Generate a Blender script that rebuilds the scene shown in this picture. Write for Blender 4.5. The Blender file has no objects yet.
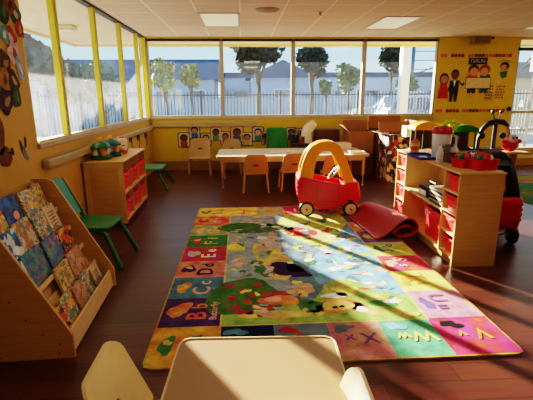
import bpy, bmesh, math, random
from mathutils import Vector, Matrix
R = math.radians
random.seed(7)
C = bpy.context.scene.collection
# ---------------------------------------------------------------- camera numbers
FPX, YAW, PITCH, ROLL, CAMH = 417.83, .058, .245, -.006, 1.55
def cam_axes():
    cy, sy, cp, sp = math.cos(YAW), math.sin(YAW), math.cos(PITCH), math.sin(PITCH)
    f = Vector((sy*cp, cy*cp, -sp)); r = Vector((cy, -sy, 0)); u = r.cross(f)
    cr, sr = math.cos(ROLL), math.sin(ROLL)
    return cr*r+sr*u, -sr*r+cr*u, f
RX, UX, FX = cam_axes()
def fl(px, py, z=0.0):
    d = FX + RX*((px-266.5)/FPX) + UX*((200-py)/FPX)
    t = (z-CAMH)/d.z
    return (d.x*t, d.y*t)
# ---------------------------------------------------------------- materials
_m = {}
def lin(c):
    return tuple((v/12.92 if v <= .04045 else ((v+.055)/1.055)**2.4) for v in c)
def M(name, col, rough=.5, metal=0, var=.12, scale=18, bump=0, spec=.5, emit=0, trans=0, stretch=None):
    """procedural principled material; col is sRGB 0..1"""
    if name in _m: return _m[name]
    m = bpy.data.materials.new(name); m.use_nodes = True; _m[name] = m
    nt = m.node_tree; n = nt.nodes; L = nt.links; b = n['Principled BSDF']
    c = lin(col)
    b.inputs['Roughness'].default_value = rough; b.inputs['Metallic'].default_value = metal
    b.inputs['Specular IOR Level'].default_value = spec
    if trans: b.inputs['Transmission Weight'].default_value = trans
    tc = n.new('ShaderNodeTexCoord'); no = n.new('ShaderNodeTexNoise')
    no.inputs['Scale'].default_value = scale; no.inputs['Detail'].default_value = 3
    if stretch:
        mp = n.new('ShaderNodeMapping'); mp.inputs['Scale'].default_value = stretch
        L.new(tc.outputs['Object'], mp.inputs['Vector']); L.new(mp.outputs['Vector'], no.inputs['Vector'])
    else: L.new(tc.outputs['Object'], no.inputs['Vector'])
    ra = n.new('ShaderNodeValToRGB')
    ra.color_ramp.elements[0].position = .3; ra.color_ramp.elements[1].position = .7
    ra.color_ramp.elements[0].color = tuple(max(0, v*(1-var)) for v in c)+(1,)
    ra.color_ramp.elements[1].color = tuple(min(1, v*(1+var)) for v in c)+(1,)
    L.new(no.outputs['Fac'], ra.inputs['Fac']); L.new(ra.outputs['Color'], b.inputs['Base Color'])
    if emit:
        L.new(ra.outputs['Color'], b.inputs['Emission Color']); b.inputs['Emission Strength'].default_value = emit
    if bump:
        bp = n.new('ShaderNodeBump'); bp.inputs['Strength'].default_value = bump; bp.inputs['Distance'].default_value = .01
        L.new(no.outputs['Fac'], bp.inputs['Height']); L.new(bp.outputs['Normal'], b.inputs['Normal'])
    return m
def art(name, cols, scale=14, rough=.6, seed=0.0):
    """patchy printed picture: voronoi cells coloured through a ramp"""
    if name in _m: return _m[name]
    m = bpy.data.materials.new(name); m.use_nodes = True; _m[name] = m
    nt = m.node_tree; n = nt.nodes; L = nt.links; b = n['Principled BSDF']; b.inputs['Roughness'].default_value = rough
    tc = n.new('ShaderNodeTexCoord'); mp = n.new('ShaderNodeMapping'); mp.inputs['Location'].default_value = (seed, seed*1.7, seed*.6)
    L.new(tc.outputs['Object'], mp.inputs['Vector'])
    no = n.new('ShaderNodeTexNoise'); no.inputs['Scale'].default_value = scale*.8; no.inputs['Detail'].default_value = 2
    L.new(mp.outputs['Vector'], no.inputs['Vector'])
    mx = n.new('ShaderNodeMix'); mx.data_type = 'VECTOR'; mx.inputs['Factor'].default_value = .12
    L.new(mp.outputs['Vector'], mx.inputs[4]); L.new(no.outputs['Color'], mx.inputs[5])
    vo = n.new('ShaderNodeTexVoronoi'); vo.inputs['Scale'].default_value = scale
    L.new(mx.outputs[1], vo.inputs['Vector'])
    ra = n.new('ShaderNodeValToRGB'); ra.color_ramp.interpolation = 'CONSTANT'
    els = ra.color_ramp.elements
    while len(els) < len(cols): els.new(.5)
    for i, c in enumerate(cols):
        els[i].position = .15+.7*i/len(cols) if i else 0; els[i].color = lin(c)+(1,)
    sp = n.new('ShaderNodeSeparateColor'); L.new(vo.outputs['Color'], sp.inputs['Color'])
    L.new(sp.outputs['Red'], ra.inputs['Fac']); L.new(ra.outputs['Color'], b.inputs['Base Color'])
    return m
def wood(name, c0, c1, rough=.45, stretch=(3, 3, 40), scale=1.2):
    if name in _m: return _m[name]
    m = bpy.data.materials.new(name); m.use_nodes = True; _m[name] = m
    nt = m.node_tree; n = nt.nodes; L = nt.links; b = n['Principled BSDF']; b.inputs['Roughness'].default_value = rough
    tc = n.new('ShaderNodeTexCoord'); mp = n.new('ShaderNodeMapping'); mp.inputs['Scale'].default_value = stretch
    L.new(tc.outputs['Object'], mp.inputs['Vector'])
    no = n.new('ShaderNodeTexNoise'); no.inputs['Scale'].default_value = scale; no.inputs['Detail'].default_value = 5
    L.new(mp.outputs['Vector'], no.inputs['Vector'])
    ra = n.new('ShaderNodeValToRGB'); ra.color_ramp.elements[0].position = .3; ra.color_ramp.elements[1].position = .72
    ra.color_ramp.elements[0].color = lin(c0)+(1,); ra.color_ramp.elements[1].color = lin(c1)+(1,)
    L.new(no.outputs['Fac'], ra.inputs['Fac']); L.new(ra.outputs['Color'], b.inputs['Base Color'])
    return m
def floor_mat():
    m = bpy.data.materials.new('floor_planks'); m.use_nodes = True
    nt = m.node_tree; n = nt.nodes; L = nt.links; b = n['Principled BSDF']
    tc = n.new('ShaderNodeTexCoord'); br = n.new('ShaderNodeTexBrick')
    br.inputs['Scale'].default_value = 1; br.inputs['Brick Width'].default_value = 1.2; br.inputs['Row Height'].default_value = .15
    br.inputs['Mortar Size'].default_value = .0025; br.inputs['Color1'].default_value = lin((.36, .19, .145))+(1,)
    br.inputs['Color2'].default_value = lin((.29, .145, .115))+(1,); br.inputs['Mortar'].default_value = lin((.17, .085, .07))+(1,)
    br.offset = .37
    L.new(tc.outputs['Object'], br.inputs['Vector'])
    mp = n.new('ShaderNodeMapping'); mp.inputs['Scale'].default_value = (1.5, 22, 1); L.new(tc.outputs['Object'], mp.inputs['Vector'])
    no = n.new('ShaderNodeTexNoise'); no.inputs['Scale'].default_value = 1.5; no.inputs['Detail'].default_value = 6
    L.new(mp.outputs['Vector'], no.inputs['Vector'])
    mx = n.new('ShaderNodeMix'); mx.data_type = 'RGBA'; mx.blend_type = 'OVERLAY'; mx.inputs['Factor'].default_value = .55
    L.new(br.outputs['Color'], mx.inputs[6]); L.new(no.outputs['Color'], mx.inputs[7])
    bw = n.new('ShaderNodeHueSaturation'); bw.inputs['Saturation'].default_value = 1.0
    L.new(mx.outputs[2], bw.inputs['Color']); L.new(bw.outputs['Color'], b.inputs['Base Color'])
    b.inputs['Roughness'].default_value = .34; b.inputs['Specular IOR Level'].default_value = .45
    return m
def tile_mat():
    m = bpy.data.materials.new('ceiling_tiles'); m.use_nodes = True
    nt = m.node_tree; n = nt.nodes; L = nt.links; b = n['Principled BSDF']
    tc = n.new('ShaderNodeTexCoord'); mp = n.new('ShaderNodeMapping'); mp.inputs['Location'].default_value = (.6, -6.48+.61*12, 0)
    L.new(tc.outputs['Object'], mp.inputs['Vector'])
    br = n.new('ShaderNodeTexBrick'); br.offset = 0
    br.inputs['Scale'].default_value = 1; br.inputs['Brick Width'].default_value = .61; br.inputs['Row Height'].default_value = .61
    br.inputs['Mortar Size'].default_value = .011; br.inputs['Color1'].default_value = lin((.84, .74, .64))+(1,)
    br.inputs['Color2'].default_value = lin((.87, .77, .67))+(1,); br.inputs['Mortar'].default_value = lin((.95, .88, .80))+(1,)
    L.new(mp.outputs['Vector'], br.inputs['Vector']); L.new(br.outputs['Color'], b.inputs['Base Color'])
    b.inputs['Roughness'].default_value = .9
    return m
def glass_mat(name, dirt, seed):
    m = bpy.data.materials.new(name); m.use_nodes = True
    nt = m.node_tree; n = nt.nodes; L = nt.links; n.remove(n['Principled BSDF']); out = n['Material Output']
    tr = n.new('ShaderNodeBsdfTransparent'); tr.inputs['Color'].default_value = (.93, .96, .97, 1)
    gl = n.new('ShaderNodeBsdfGlossy'); gl.inputs['Roughness'].default_value = .03
    m1 = n.new('ShaderNodeMixShader'); m1.inputs[0].default_value = .035
    L.new(tr.outputs[0], m1.inputs[1]); L.new(gl.outputs[0], m1.inputs[2])
    tl = n.new('ShaderNodeBsdfTranslucent'); tl.inputs['Color'].default_value = (.85, .86, .88, 1)
    tc = n.new('ShaderNodeTexCoord'); no = n.new('ShaderNodeTexNoise'); no.inputs['Scale'].default_value = 2.5; no.inputs['Detail'].default_value = 6
    no.inputs['Distortion'].default_value = 1.5
    L.new(tc.outputs['Object'], no.inputs['Vector'])
    mr = n.new('ShaderNodeMapRange'); mr.inputs[1].default_value = .3; mr.inputs[2].default_value = .75
    mr.inputs[3].default_value = dirt*.55; mr.inputs[4].default_value = dirt*1.5
    L.new(no.outputs['Fac'], mr.inputs[0])
    m2 = n.new('ShaderNodeMixShader'); L.new(mr.outputs[0], m2.inputs[0])
    L.new(m1.outputs[0], m2.inputs[1]); L.new(tl.outputs[0], m2.inputs[2]); L.new(m2.outputs[0], out.inputs['Surface'])
    return m
# ---------------------------------------------------------------- mesh builder
class MB:
    def __init__(s): s.v = []; s.f = []; s.mi = []; s.T = Matrix()
    def _add(s, vs, fs, m=0):
        k = len(s.v); s.v += [tuple(s.T @ Vector(p)) for p in vs]
        for f in fs: s.f.append([i+k for i in f]); s.mi.append(m)
        return s
    def box(s, x0, x1, y0, y1, z0, z1, m=0):
        vs = [(x, y, z) for z in (z0, z1) for y in (y0, y1) for x in (x0, x1)]
        return s._add(vs, [(0,2,3,1), (4,5,7,6), (0,1,5,4), (2,6,7,3), (0,4,6,2), (1,3,7,5)], m)
    def frus(s, c0, h0, c1, h1, m=0):
        """box frustum: centre/half-size bottom and top"""
        vs = [(c[0]+sx*h[0], c[1]+sy*h[1], c[2]) for c, h in ((c0, h0), (c1, h1)) for sy in (-1, 1) for sx in (-1, 1)]
        return s._add(vs, [(0,2,3,1), (4,5,7,6), (0,1,5,4), (2,6,7,3), (0,4,6,2), (1,3,7,5)], m)
    def tube(s, pts, r, n=8, m=0, closed=False):
        pts = [Vector(p) for p in pts]; K = len(pts); rs = r if isinstance(r, (list, tuple)) else [r]*K
        vs = []; up = None
        for i, p in enumerate(pts):
            if closed: d = pts[(i+1) % K]-pts[i-1]
            else: d = pts[min(i+1, K-1)]-pts[max(i-1, 0)]
            d.normalize()
            if up is None:
                up = Vector((0, 0, 1)) if abs(d.z) < .9 else Vector((1, 0, 0))
            a = d.cross(up)
            if a.length < 1e-4: a = d.orthogonal()
            a.normalize(); b = a.cross(d).normalized(); up = b
            for j in range(n):
                t = 2*math.pi*j/n; vs.append(p+rs[i]*(math.cos(t)*a+math.sin(t)*b))
        fs = []
        for i in range(K if closed else K-1):
            i2 = (i+1) % K
            for j in range(n): fs.append((i*n+j, i*n+(j+1) % n, i2*n+(j+1) % n, i2*n+j))
        if not closed: fs += [tuple(range(n-1, -1, -1)), tuple((K-1)*n+j for j in range(n))]
        return s._add(vs, fs, m)
    def lathe(s, prof, c=(0, 0, 0), n=20, m=0, axis='z'):
        vs = []
        for (r, z) in prof:
            for j in range(n):
                t = 2*math.pi*j/n; a, b = max(r, 1e-4)*math.cos(t), max(r, 1e-4)*math.sin(t)
                p = (a, b, z) if axis == 'z' else ((z, a, b) if axis == 'x' else (b, z, a))
                vs.append((c[0]+p[0], c[1]+p[1], c[2]+p[2]))
        fs = []; K = len(prof)
        for i in range(K-1):
            for j in range(n): fs.append((i*n+j, i*n+(j+1) % n, (i+1)*n+(j+1) % n, (i+1)*n+j))
        fs += [tuple(range(n-1, -1, -1)), tuple((K-1)*n+j for j in range(n))]
        return s._add(vs, fs, m)
    def ball(s, c, r, m=0, n=12, k=8):
        if not isinstance(r, (list, tuple)): r = (r, r, r)
        vs = []; fs = []
        for i in range(1, k):
            t = math.pi*i/k
            for j in range(n):
                p = 2*math.pi*j/n
                vs.append((c[0]+r[0]*math.sin(t)*math.cos(p), c[1]+r[1]*math.sin(t)*math.sin(p), c[2]-r[2]*math.cos(t)))
        b = len(vs); vs += [(c[0], c[1], c[2]-r[2]), (c[0], c[1], c[2]+r[2])]
        for i in range(k-2):
            for j in range(n): fs.append((i*n+j, i*n+(j+1) % n, (i+1)*n+(j+1) % n, (i+1)*n+j))
        for j in range(n): fs += [(b, (j+1) % n, j), (b+1, (k-2)*n+j, (k-2)*n+(j+1) % n)]
        return s._add(vs, fs, m)
    def prism(s, poly, a, b, axis='y', m=0):
        """poly in the plane of the other two axes (x,z)/(y,z)/(x,y), extruded a..b along axis"""
        def P(p, t): return (p[0], t, p[1]) if axis == 'y' else ((t, p[0], p[1]) if axis == 'x' else (p[0], p[1], t))
        n = len(poly); vs = [P(p, a) for p in poly]+[P(p, b) for p in poly]
        fs = [tuple(range(n)), tuple(range(2*n-1, n-1, -1))]+[(i, n+i, n+(i+1) % n, (i+1) % n) for i in range(n)]
        return s._add(vs, fs, m)
    def poly(s, pts, m=0): return s._add(pts, [tuple(range(len(pts)))], m)
    def ring(s, outer, inner, a, b, axis='y', m=0):
        """plate with a hole: outer and inner have the same number of points"""
        def P(p, t): return (p[0], t, p[1]) if axis == 'y' else ((t, p[0], p[1]) if axis == 'x' else (p[0], p[1], t))
        n = len(outer); vs = [P(p, a) for p in outer]+[P(p, a) for p in inner]+[P(p, b) for p in outer]+[P(p, b) for p in inner]
        fs = []
        for i in range(n):
            j = (i+1) % n
            fs += [(i, j, n+j, n+i), (2*n+i, 3*n+i, 3*n+j, 2*n+j), (i, 2*n+i, 2*n+j, j), (n+i, n+j, 3*n+j, 3*n+i)]
        return s._add(vs, fs, m)
    def text(s, txt, size, mat, m=0, ext=0.0):
        cu = bpy.data.curves.new('t', 'FONT'); cu.body = txt; cu.size = size; cu.extrude = ext; cu.offset = size*.018
        cu.align_x = 'CENTER'; cu.align_y = 'CENTER'; cu.resolution_u = 3
        ob = bpy.data.objects.new('t', cu); C.objects.link(ob)
        dg = bpy.context.evaluated_depsgraph_get(); me = ob.evaluated_get(dg).to_mesh()
        s._add([mat @ v.co for v in me.vertices], [tuple(p.vertices) for p in me.polygons], m)
        ob.evaluated_get(dg).to_mesh_clear(); bpy.data.objects.remove(ob); bpy.data.curves.remove(cu)
        return s
    def build(s, name, mats, parent=None, bevel=0, seg=2, smooth=False, sub=0, loc=None, rot=None, ang=40):
        me = bpy.data.meshes.new(name); me.from_pydata(s.v, [], s.f)
        if not isinstance(mats, (list, tuple)): mats = [mats]
        for x in mats: me.materials.append(x)
        for p, k in zip(me.polygons, s.mi): p.material_index = min(k, len(mats)-1)
        bm = bmesh.new(); bm.from_mesh(me); bmesh.ops.recalc_face_normals(bm, faces=bm.faces); bm.to_mesh(me); bm.free()
        o = bpy.data.objects.new(name, me); C.objects.link(o)
        if parent: o.parent = parent
        if loc: o.location = loc
        if rot: o.rotation_euler = rot
        if smooth:
            for p in me.polygons: p.use_smooth = True
            me.set_sharp_from_angle(angle=R(ang))
        if bevel:
            b = o.modifiers.new('bevel', 'BEVEL'); b.width = bevel; b.segments = seg; b.limit_method = 'ANGLE'; b.angle_limit = R(35)
        if sub:
            q = o.modifiers.new('sub', 'SUBSURF'); q.levels = sub; q.render_levels = sub
        return o
def tag(o, label, cat, group=None, kind=None):
    o['label'] = label; o['category'] = cat
    if group: o['group'] = group
    if kind: o['kind'] = kind
    return o
def thing(name, label, cat, loc=(0, 0, 0), rz=0, group=None):
    o = bpy.data.objects.new(name, None); C.objects.link(o); o.location = loc; o.rotation_euler = (0, 0, rz); o.empty_display_size = .1
    return tag(o, label, cat, group)
def struct(o): o['kind'] = 'structure'; return o
def dup(root, loc, rz, label, group=None):
    r = root.copy(); C.objects.link(r); r.location = loc; r.rotation_euler = (root.rotation_euler[0], root.rotation_euler[1], rz); r['label'] = label
    if group: r['group'] = group
    for ch in list(root.children):
        c = ch.copy(); C.objects.link(c); c.parent = r
        for g in list(ch.children):
            d = g.copy(); C.objects.link(d); d.parent = c
    return r
def ell(cx, cy, rx, ry, n=24, wob=0, seed=0, rot=0):
    rg = random.Random(seed); ph = [rg.uniform(0, 6.28) for _ in range(4)]
    out = []
    for i in range(n):
        t = 2*math.pi*i/n; k = 1+wob*(math.sin(2*t+ph[0])+.7*math.sin(3*t+ph[1])+.5*math.sin(5*t+ph[2]))
        x, y = rx*k*math.cos(t), ry*k*math.sin(t)
        out.append((cx+x*math.cos(rot)-y*math.sin(rot), cy+x*math.sin(rot)+y*math.cos(rot)))
    return out
def rrect(x0, x1, y0, y1, r, n=5):
    out = []
    for cx, cy, a in ((x1-r, y1-r, 0), (x0+r, y1-r, 90), (x0+r, y0+r, 180), (x1-r, y0+r, 270)):
        for i in range(n+1):
            t = R(a+90*i/n); out.append((cx+r*math.cos(t), cy+r*math.sin(t)))
    return out
# ---------------------------------------------------------------- palette
WALL = M('yellow_paint', (.79, .64, .27), .6, var=.04, scale=4)
WALLD = M('mustard_paint', (.78, .56, .18), .6, var=.05, scale=3)
MULY = M('yellow_frame', (.84, .78, .22), .45, var=.05)
FRAME = M('pale_frame', (.74, .70, .62), .5, var=.06)
DARKG = M('dark_gasket', (.16, .14, .10), .6)
RAIL = M('bumper_rail', (.70, .63, .48), .5, var=.06)
BASEB = M('baseboard_tan', (.62, .48, .30), .6)
MAPLE = wood('maple', (.77, .58, .32), (.82, .64, .37), .42)
MAPLE2 = wood('maple_light', (.80, .63, .38), (.87, .71, .46), .42, stretch=(3, 30, 3))
PLY = wood('plywood_edge', (.84, .70, .48), (.90, .78, .58), .5)
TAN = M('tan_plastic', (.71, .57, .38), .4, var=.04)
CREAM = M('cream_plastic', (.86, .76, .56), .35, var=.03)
BROWN = M('brown_slot', (.35, .2, .1), .5)
RED = M('red_plastic', (.82, .09, .09), .28, var=.05)
REDT = M('red_bin', (.95, .20, .20), .35, var=.06)
YEL = M('orange_yellow_plastic', (.93, .60, .07), .32, var=.04)
BLK = M('black_plastic', (.05, .05, .05), .4)
WHT = M('white_plastic', (.90, .88, .84), .4, var=.03)
GRN = M('green_plastic', (.06, .48, .22), .35, var=.06)
GRNM = M('green_metal', (.05, .40, .17), .35)
PAPER = M('white_paper', (.93, .91, .86), .7, var=.03)
CARD = M('cardboard', (.58, .38, .21), .8, var=.08, scale=6)
CARDD = M('cardboard_dark', (.38, .23, .13), .8, var=.1, scale=6)
CHROME = M('dull_metal', (.62, .58, .52), .3, metal=.8)
# ---------------------------------------------------------------- room
X0, X1, Y0, Y1, ZC = -1.903, 8.6, -2.6, 8.985, 2.70
struct(MB().box(X0-.12, X1+.1, Y0-.1, Y1+.12, -.12, 0).build('floor', floor_mat()))
struct(MB().box(X0-.12, X1+.1, Y0-.1, Y1+.12, ZC, ZC+.12).build('ceiling', tile_mat()))
ZS = 1.10
b = MB().box(X0-.12, X0, Y0, 4.02, 0, ZC).box(X0-.12, X0, 4.02, Y1+.12, 0, ZS)
b.box(X0-.001, X0+.006, 4.02, Y1, .30, .315, 1).box(X0-.12, X0, Y1+.02, Y1+.12, ZS, ZC)
struct(b.build('wall_left', [WALL, WALLD]))
b = MB().box(X0, 4.14, Y1, Y1+.12, 0, ZS).box(4.14, 5.84, Y1-.03, Y1+.12, 0, ZC).box(5.84, X1, Y1, Y1+.12, 0, .36, 1)
b.box(X0, 4.14, Y1, Y1+.12, 2.66, ZC).box(5.84, X1, Y1, Y1+.12, 2.66, ZC)
struct(b.build('wall_back', [M('lemon_paint', (.84, .73, .20), .6, var=.04, scale=4), M('cream_paint', (.86, .80, .66), .6)]))
struct(MB().box(X1, X1+.1, Y0, Y1, 0, ZC).build('wall_right', WALL))
struct(MB().box(X0, X1, Y0-.1, Y0, 0, ZC).build('wall_front', WALL))
struct(MB().box(X0, 4.14, Y1-.012, Y1, 0, .20).box(4.14, X1, Y1-.045, Y1-.03, 0, .16).build('baseboard_back', BASEB))
struct(MB().box(X0, X0+.012, Y0, Y1-.02, 0, .12).build('baseboard_left', BASEB))
struct(MB().box(X0, X0+.075, 4.05, Y1-.02, .88, .97).build('trim_1', RAIL, bevel=.02))
struct(MB().box(X0+.01, .32, Y1-.055, Y1, .92, 1.02).build('trim_2', RAIL, bevel=.012))
struct(MB().box(X0-.02, X0+.03, 4.02, Y1-.04, ZS-.02, ZS+.03).build('trim_3', FRAME, bevel=.006))
struct(MB().box(X0, 4.14, Y1-.03, Y1+.02, ZS-.02, ZS+.025).build('trim_4', FRAME, bevel=.006))
GB = glass_mat('window_glass', .006, 0); GL = glass_mat('dusty_window_glass', .055, 3)
# left windows, one per bay, separated by yellow double mullions
ly = [4.02, 4.78, 6.03, 7.25, 8.35, Y1-.02]
for i in range(5):
    a, c = ly[i], ly[i+1]
    fr = MB()
    w = .045
    if i: fr.box(X0-.055, X0+.005, a+.008, a+w, ZS+.02, ZC)
    else: fr.box(X0-.08, X0, a, a+.02, ZS+.02, ZC)
    if i < 4: fr.box(X0-.055, X0+.005, c-w, c-.008, ZS+.02, ZC).box(X0-.05, X0-.004, c-.008, c+.008, ZS+.02, ZC, 1)
    else: fr.box(X0-.08, X0+.02, c-.04, c, ZS+.02, ZC)
    fr.box(X0-.07, X0+.01, a+w, c-w, ZS+.02, ZS+.05, 2).box(X0-.08, X0+.015, a, c, ZC-.025, ZC, 1)
    f = struct(fr.build('window_%d' % (i+1), [MULY, DARKG, FRAME]))
    MB().box(X0-.05, X0-.046, a+w-.02, c-w+.02, ZS+.04, ZC-.05).build('pane', GL, f)
bx = [X0+.02, -.38, 1.09, 2.575, 4.14]
BRZ = M('bronze_mullion', (.70, .66, .60), .45)
for i in range(4):
    a, c = bx[i], bx[i+1]; w = .04
    fr = MB().box(a, a+w, Y1-.01, Y1+.08, ZS+.02, 2.66).box(c-w, c, Y1-.01, Y1+.08, ZS+.02, 2.66)
    fr.box(a, c, Y1, Y1+.07, ZS+.02, ZS+.055, 1).box(a, c, Y1-.01, Y1+.08, 2.62, 2.665, 2)
    f = struct(fr.build('window_%d' % (i+6), [BRZ, FRAME, DARKG]))
    MB().box(a+.03, c-.03, Y1+.04, Y1+.044, ZS+.04, 2.63).build('pane', GB, f)
a, c = 5.84, 8.58
fr = MB().box(a, a+.05, Y1-.02, Y1+.08, .36, 2.66).box(c-.05, c, Y1-.02, Y1+.08, .36, 2.66).box(7.2, 7.26, Y1-.01, Y1+.08, .36, 2.66)
fr.box(a, c, Y1-.03, Y1+.08, 2.44, 2.50, 2).box(a, c, Y1-.08, Y1+.08, .33, .40, 1).box(a, c, Y1-.01, Y1+.07, 1.14, 1.2, 1)
f = struct(fr.build('window_10', [FRAME, FRAME, DARKG])); MB().box(a, c, Y1+.04, Y1+.044, .38, 2.64).build('pane', GB, f)
# exterior overhang
SOF = M('soffit_stucco', (.86, .76, .60), .8, var=.05, scale=3)
struct(MB().box(-3.75, X0-.12, -3, 10.35, ZC+.01, ZC+.3).box(X0-.12, 10.5, Y1+.12, 10.35, ZC+.01, ZC+.3).box(-3.8, -3.74, -3, 10.4, ZC-.04, ZC+.32).box(-3.8, 10.5, 10.34, 10.4, ZC-.04, ZC+.32).build('roof_overhang', SOF))
# ---------------------------------------------------------------- ceiling fittings
LENS = M('light_lens', (1, .95, .78), .4, var=.02, emit=.22)
LENSD = M('light_lens_dim', (.92, .86, .72), .4, var=.02, emit=.25)
def troffer(x, y, label, lens):
    t = thing('ceiling_light', label, 'light', (x, y, ZC), 0, 'recessed ceiling lights')
    MB().ring(rrect(-.31, .31, -.6, .6, .01, 1), rrect(-.27, .27, -.56, .56, .01, 1), -.012, .0, 'z').build('frame', FRAME, t)
    MB().box(-.28, .28, -.57, .57, -.008, -.002).build('lens', lens, t)
troffer(-.295, 7.05, 'recessed ceiling light panel nearest the window corner, left of the round vent', LENS)
troffer(2.5, 7.25, 'recessed ceiling light panel above the cardboard boxes, centre of the ceiling', LENS)
troffer(5.4, 7.25, 'recessed ceiling light panel cut by the right edge of the photo near the yellow pier', LENS)
troffer(4.35, 4.9, 'dim brown ceiling panel at the top right corner of the photo', M('bronze_lens', (.55, .42, .28), .5))
b = MB().lathe([(.0, -.02), (.06, -.03), (.10, -.012), (.14, -.02), (.17, -.004), (.17, 0)], n=24)
tag(b.build('ceiling_vent', M('vent_tan', (.62, .52, .42), .6), smooth=True, loc=(.39, 6.2, ZC)), 'round tan air vent on the ceiling tiles', 'vent')
s = thing('fire_sprinkler', 'small tan sprinkler head hanging under the ceiling tiles', 'sprinkler', (1.15, 6.35, ZC))
MB().lathe([(.05, -.005), (.05, 0)], n=16).build('plate', FRAME, s)
MB().lathe([(.012, -.05), (.03, -.048), (.03, -.044), (.014, -.04), (.018, 0)], n=12).build('nozzle', CHROME, s)
for x, y, e in ((-.3, 7.05, 6), (2.5, 7.25, 6), (5.4, 7.25, 6), (.4, 3.0, 19), (3.6, 3.0, 10), (.4, .2, 19), (3.6, .2, 12), (6.8, 3, 8)):  # lamps at the modelled panels, plus added fill lamps that have no fixture
    la = bpy.data.lights.new('panel_and_fill_light', 'AREA'); la.shape = 'RECTANGLE'; la.size = .55; la.size_y = 1.1; la.energy = e*.55; la.color = (1, .86, .66)
    lo = bpy.data.objects.new('panel_and_fill_light', la); C.objects.link(lo); lo.location = (x, y, ZC-.03)
# ---------------------------------------------------------------- alphabet rug
def rugmat(nm, c):
    """printed pile: mottled colour with fine grain and slight hue drift"""
    nm = 'rug_'+nm
    if nm in _m: return _m[nm]
    g = .3*c[0]+.59*c[1]+.11*c[2]; c = lin(tuple(g+(v-g)*.80 for v in c))
    m = bpy.data.materials.new(nm); m.use_nodes = True; _m[nm] = m
    nt = m.node_tree; n = nt.nodes; L = nt.links; b = n['Principled BSDF']; b.inputs['Roughness'].default_value = .92; b.inputs['Specular IOR Level'].default_value = .12
    tc = n.new('ShaderNodeTexCoord'); a = n.new('ShaderNodeTexNoise'); a.inputs['Scale'].default_value = 9; a.inputs['Detail'].default_value = 9; a.inputs['Roughness'].default_value = .72
    L.new(tc.outputs['Object'], a.inputs['Vector'])
    r = n.new('ShaderNodeMapRange'); r.inputs[1].default_value = .32; r.inputs[2].default_value = .68; r.inputs[3].default_value = .58; r.inputs[4].default_value = 1.42; L.new(a.outputs['Fac'], r.inputs[0])
    q = n.new('ShaderNodeTexNoise'); q.inputs['Scale'].default_value = 6; q.inputs['Detail'].default_value = 4; L.new(tc.outputs['Object'], q.inputs['Vector'])
    h = n.new('ShaderNodeMapRange'); h.inputs[1].default_value = .3; h.inputs[2].default_value = .7; h.inputs[3].default_value = .455; h.inputs[4].default_value = .545; L.new(q.outputs['Fac'], h.inputs[0])
    hs = n.new('ShaderNodeHueSaturation'); hs.inputs['Color'].default_value = c+(1,); L.new(h.outputs[0], hs.inputs['Hue']); L.new(r.outputs[0], hs.inputs['Value'])
    L.new(hs.outputs['Color'], b.inputs['Base Color']); return m
rm = []; rmi = {}
def rc(n, c=None):
    if n not in rmi: rmi[n] = len(rm); rm.append(rugmat(n, c))
    return rmi[n]
for n, c in dict(edge=(.78,.56,.16), orange=(.86,.58,.16), purple=(.32,.20,.44), teal=(.30,.50,.58), salmon=(.85,.50,.40), red=(.80,.18,.28),
                 green=(.20,.52,.24), sage=(.62,.66,.46), coral=(.90,.42,.26), yellow=(.88,.78,.30), navy=(.10,.13,.26), slate=(.38,.46,.52),
                 rose=(.78,.48,.42), jade=(.30,.64,.44), pink=(.86,.20,.38), mauve=(.80,.50,.60), lemon=(.88,.82,.30), ruby=(.84,.24,.30),
                 lime=(.72,.78,.32), violet=(.48,.30,.56), sky=(.56,.64,.66), blue=(.42,.66,.80), pond=(.38,.50,.58), white=(.92,.90,.84),
                 leaf=(.28,.46,.18), apple=(.80,.15,.12), sand=(.84,.74,.34), whale=(.22,.14,.34), bark=(.70,.20,.14), tan=(.82,.60,.44),
                 frog=(.26,.52,.24), lion=(.90,.54,.22), black=(.08,.07,.08), peach=(.90,.66,.56), grass=(.58,.70,.28), lilac=(.72,.68,.76)).items(): rc(n, c)
rx = [-.604, -.165, .19, .56, .92, 1.28, 1.706]; ry = [2.168, 2.6, 3.02, 3.41, 3.78, 4.17, 4.54, 4.93, 5.31, 5.735]
rb = MB().prism(rrect(rx[0]-.012, rx[6]+.012, ry[0]-.012, ry[9]+.012, .07), 0, .011, 'z', rc('edge'))
Z1, Z2, Z3, Z4 = .0118, .0126, .0134, .0142
def rect(x0, x1, y0, y1, z, m, e=.0): rb.poly([(x0+e, y0+e, z), (x1-e, y0+e, z), (x1-e, y1-e, z), (x0+e, y1-e, z)], rc(m))
def blob(px, py, rx_, ry_, m, z=Z3, wob=.12, rot=0, n=20, seed=None):
    x, y = fl(px, py); rb.poly([(p[0], p[1], z) for p in ell(x, y, rx_, ry_, n, wob, seed if seed is not None else px, rot)], rc(m))
def blobw(x, y, rx_, ry_, m, z=Z3, wob=.12, rot=0, n=20, seed=1):
    rb.poly([(p[0], p[1], z) for p in ell(x, y, rx_, ry_, n, wob, seed, rot)], rc(m))
leftc = ['orange', 'purple', 'teal', 'salmon', 'red', 'green', 'sage', 'coral', 'yellow']
for i, m in enumerate(leftc): rect(rx[0], rx[1], ry[i], ry[i+1], Z1, m)
botc = ['navy', 'slate', 'rose', 'jade', 'pink']
for i, m in enumerate(botc): rect(rx[i+1], rx[i+2], ry[0], ry[1], Z1, m)
rightc = ['mauve', 'lemon', 'ruby', 'lime', 'violet', 'salmon', 'teal', 'orange']
for i, m in enumerate(rightc): rect(rx[5], rx[6], ry[i+1], ry[i+2], Z1, m)
topc = ['yellow', 'sage', 'red', 'mauve']
for i, m in enumerate(topc): rect(rx[i+1], rx[i+2], ry[8], ry[9], Z1, m)
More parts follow.
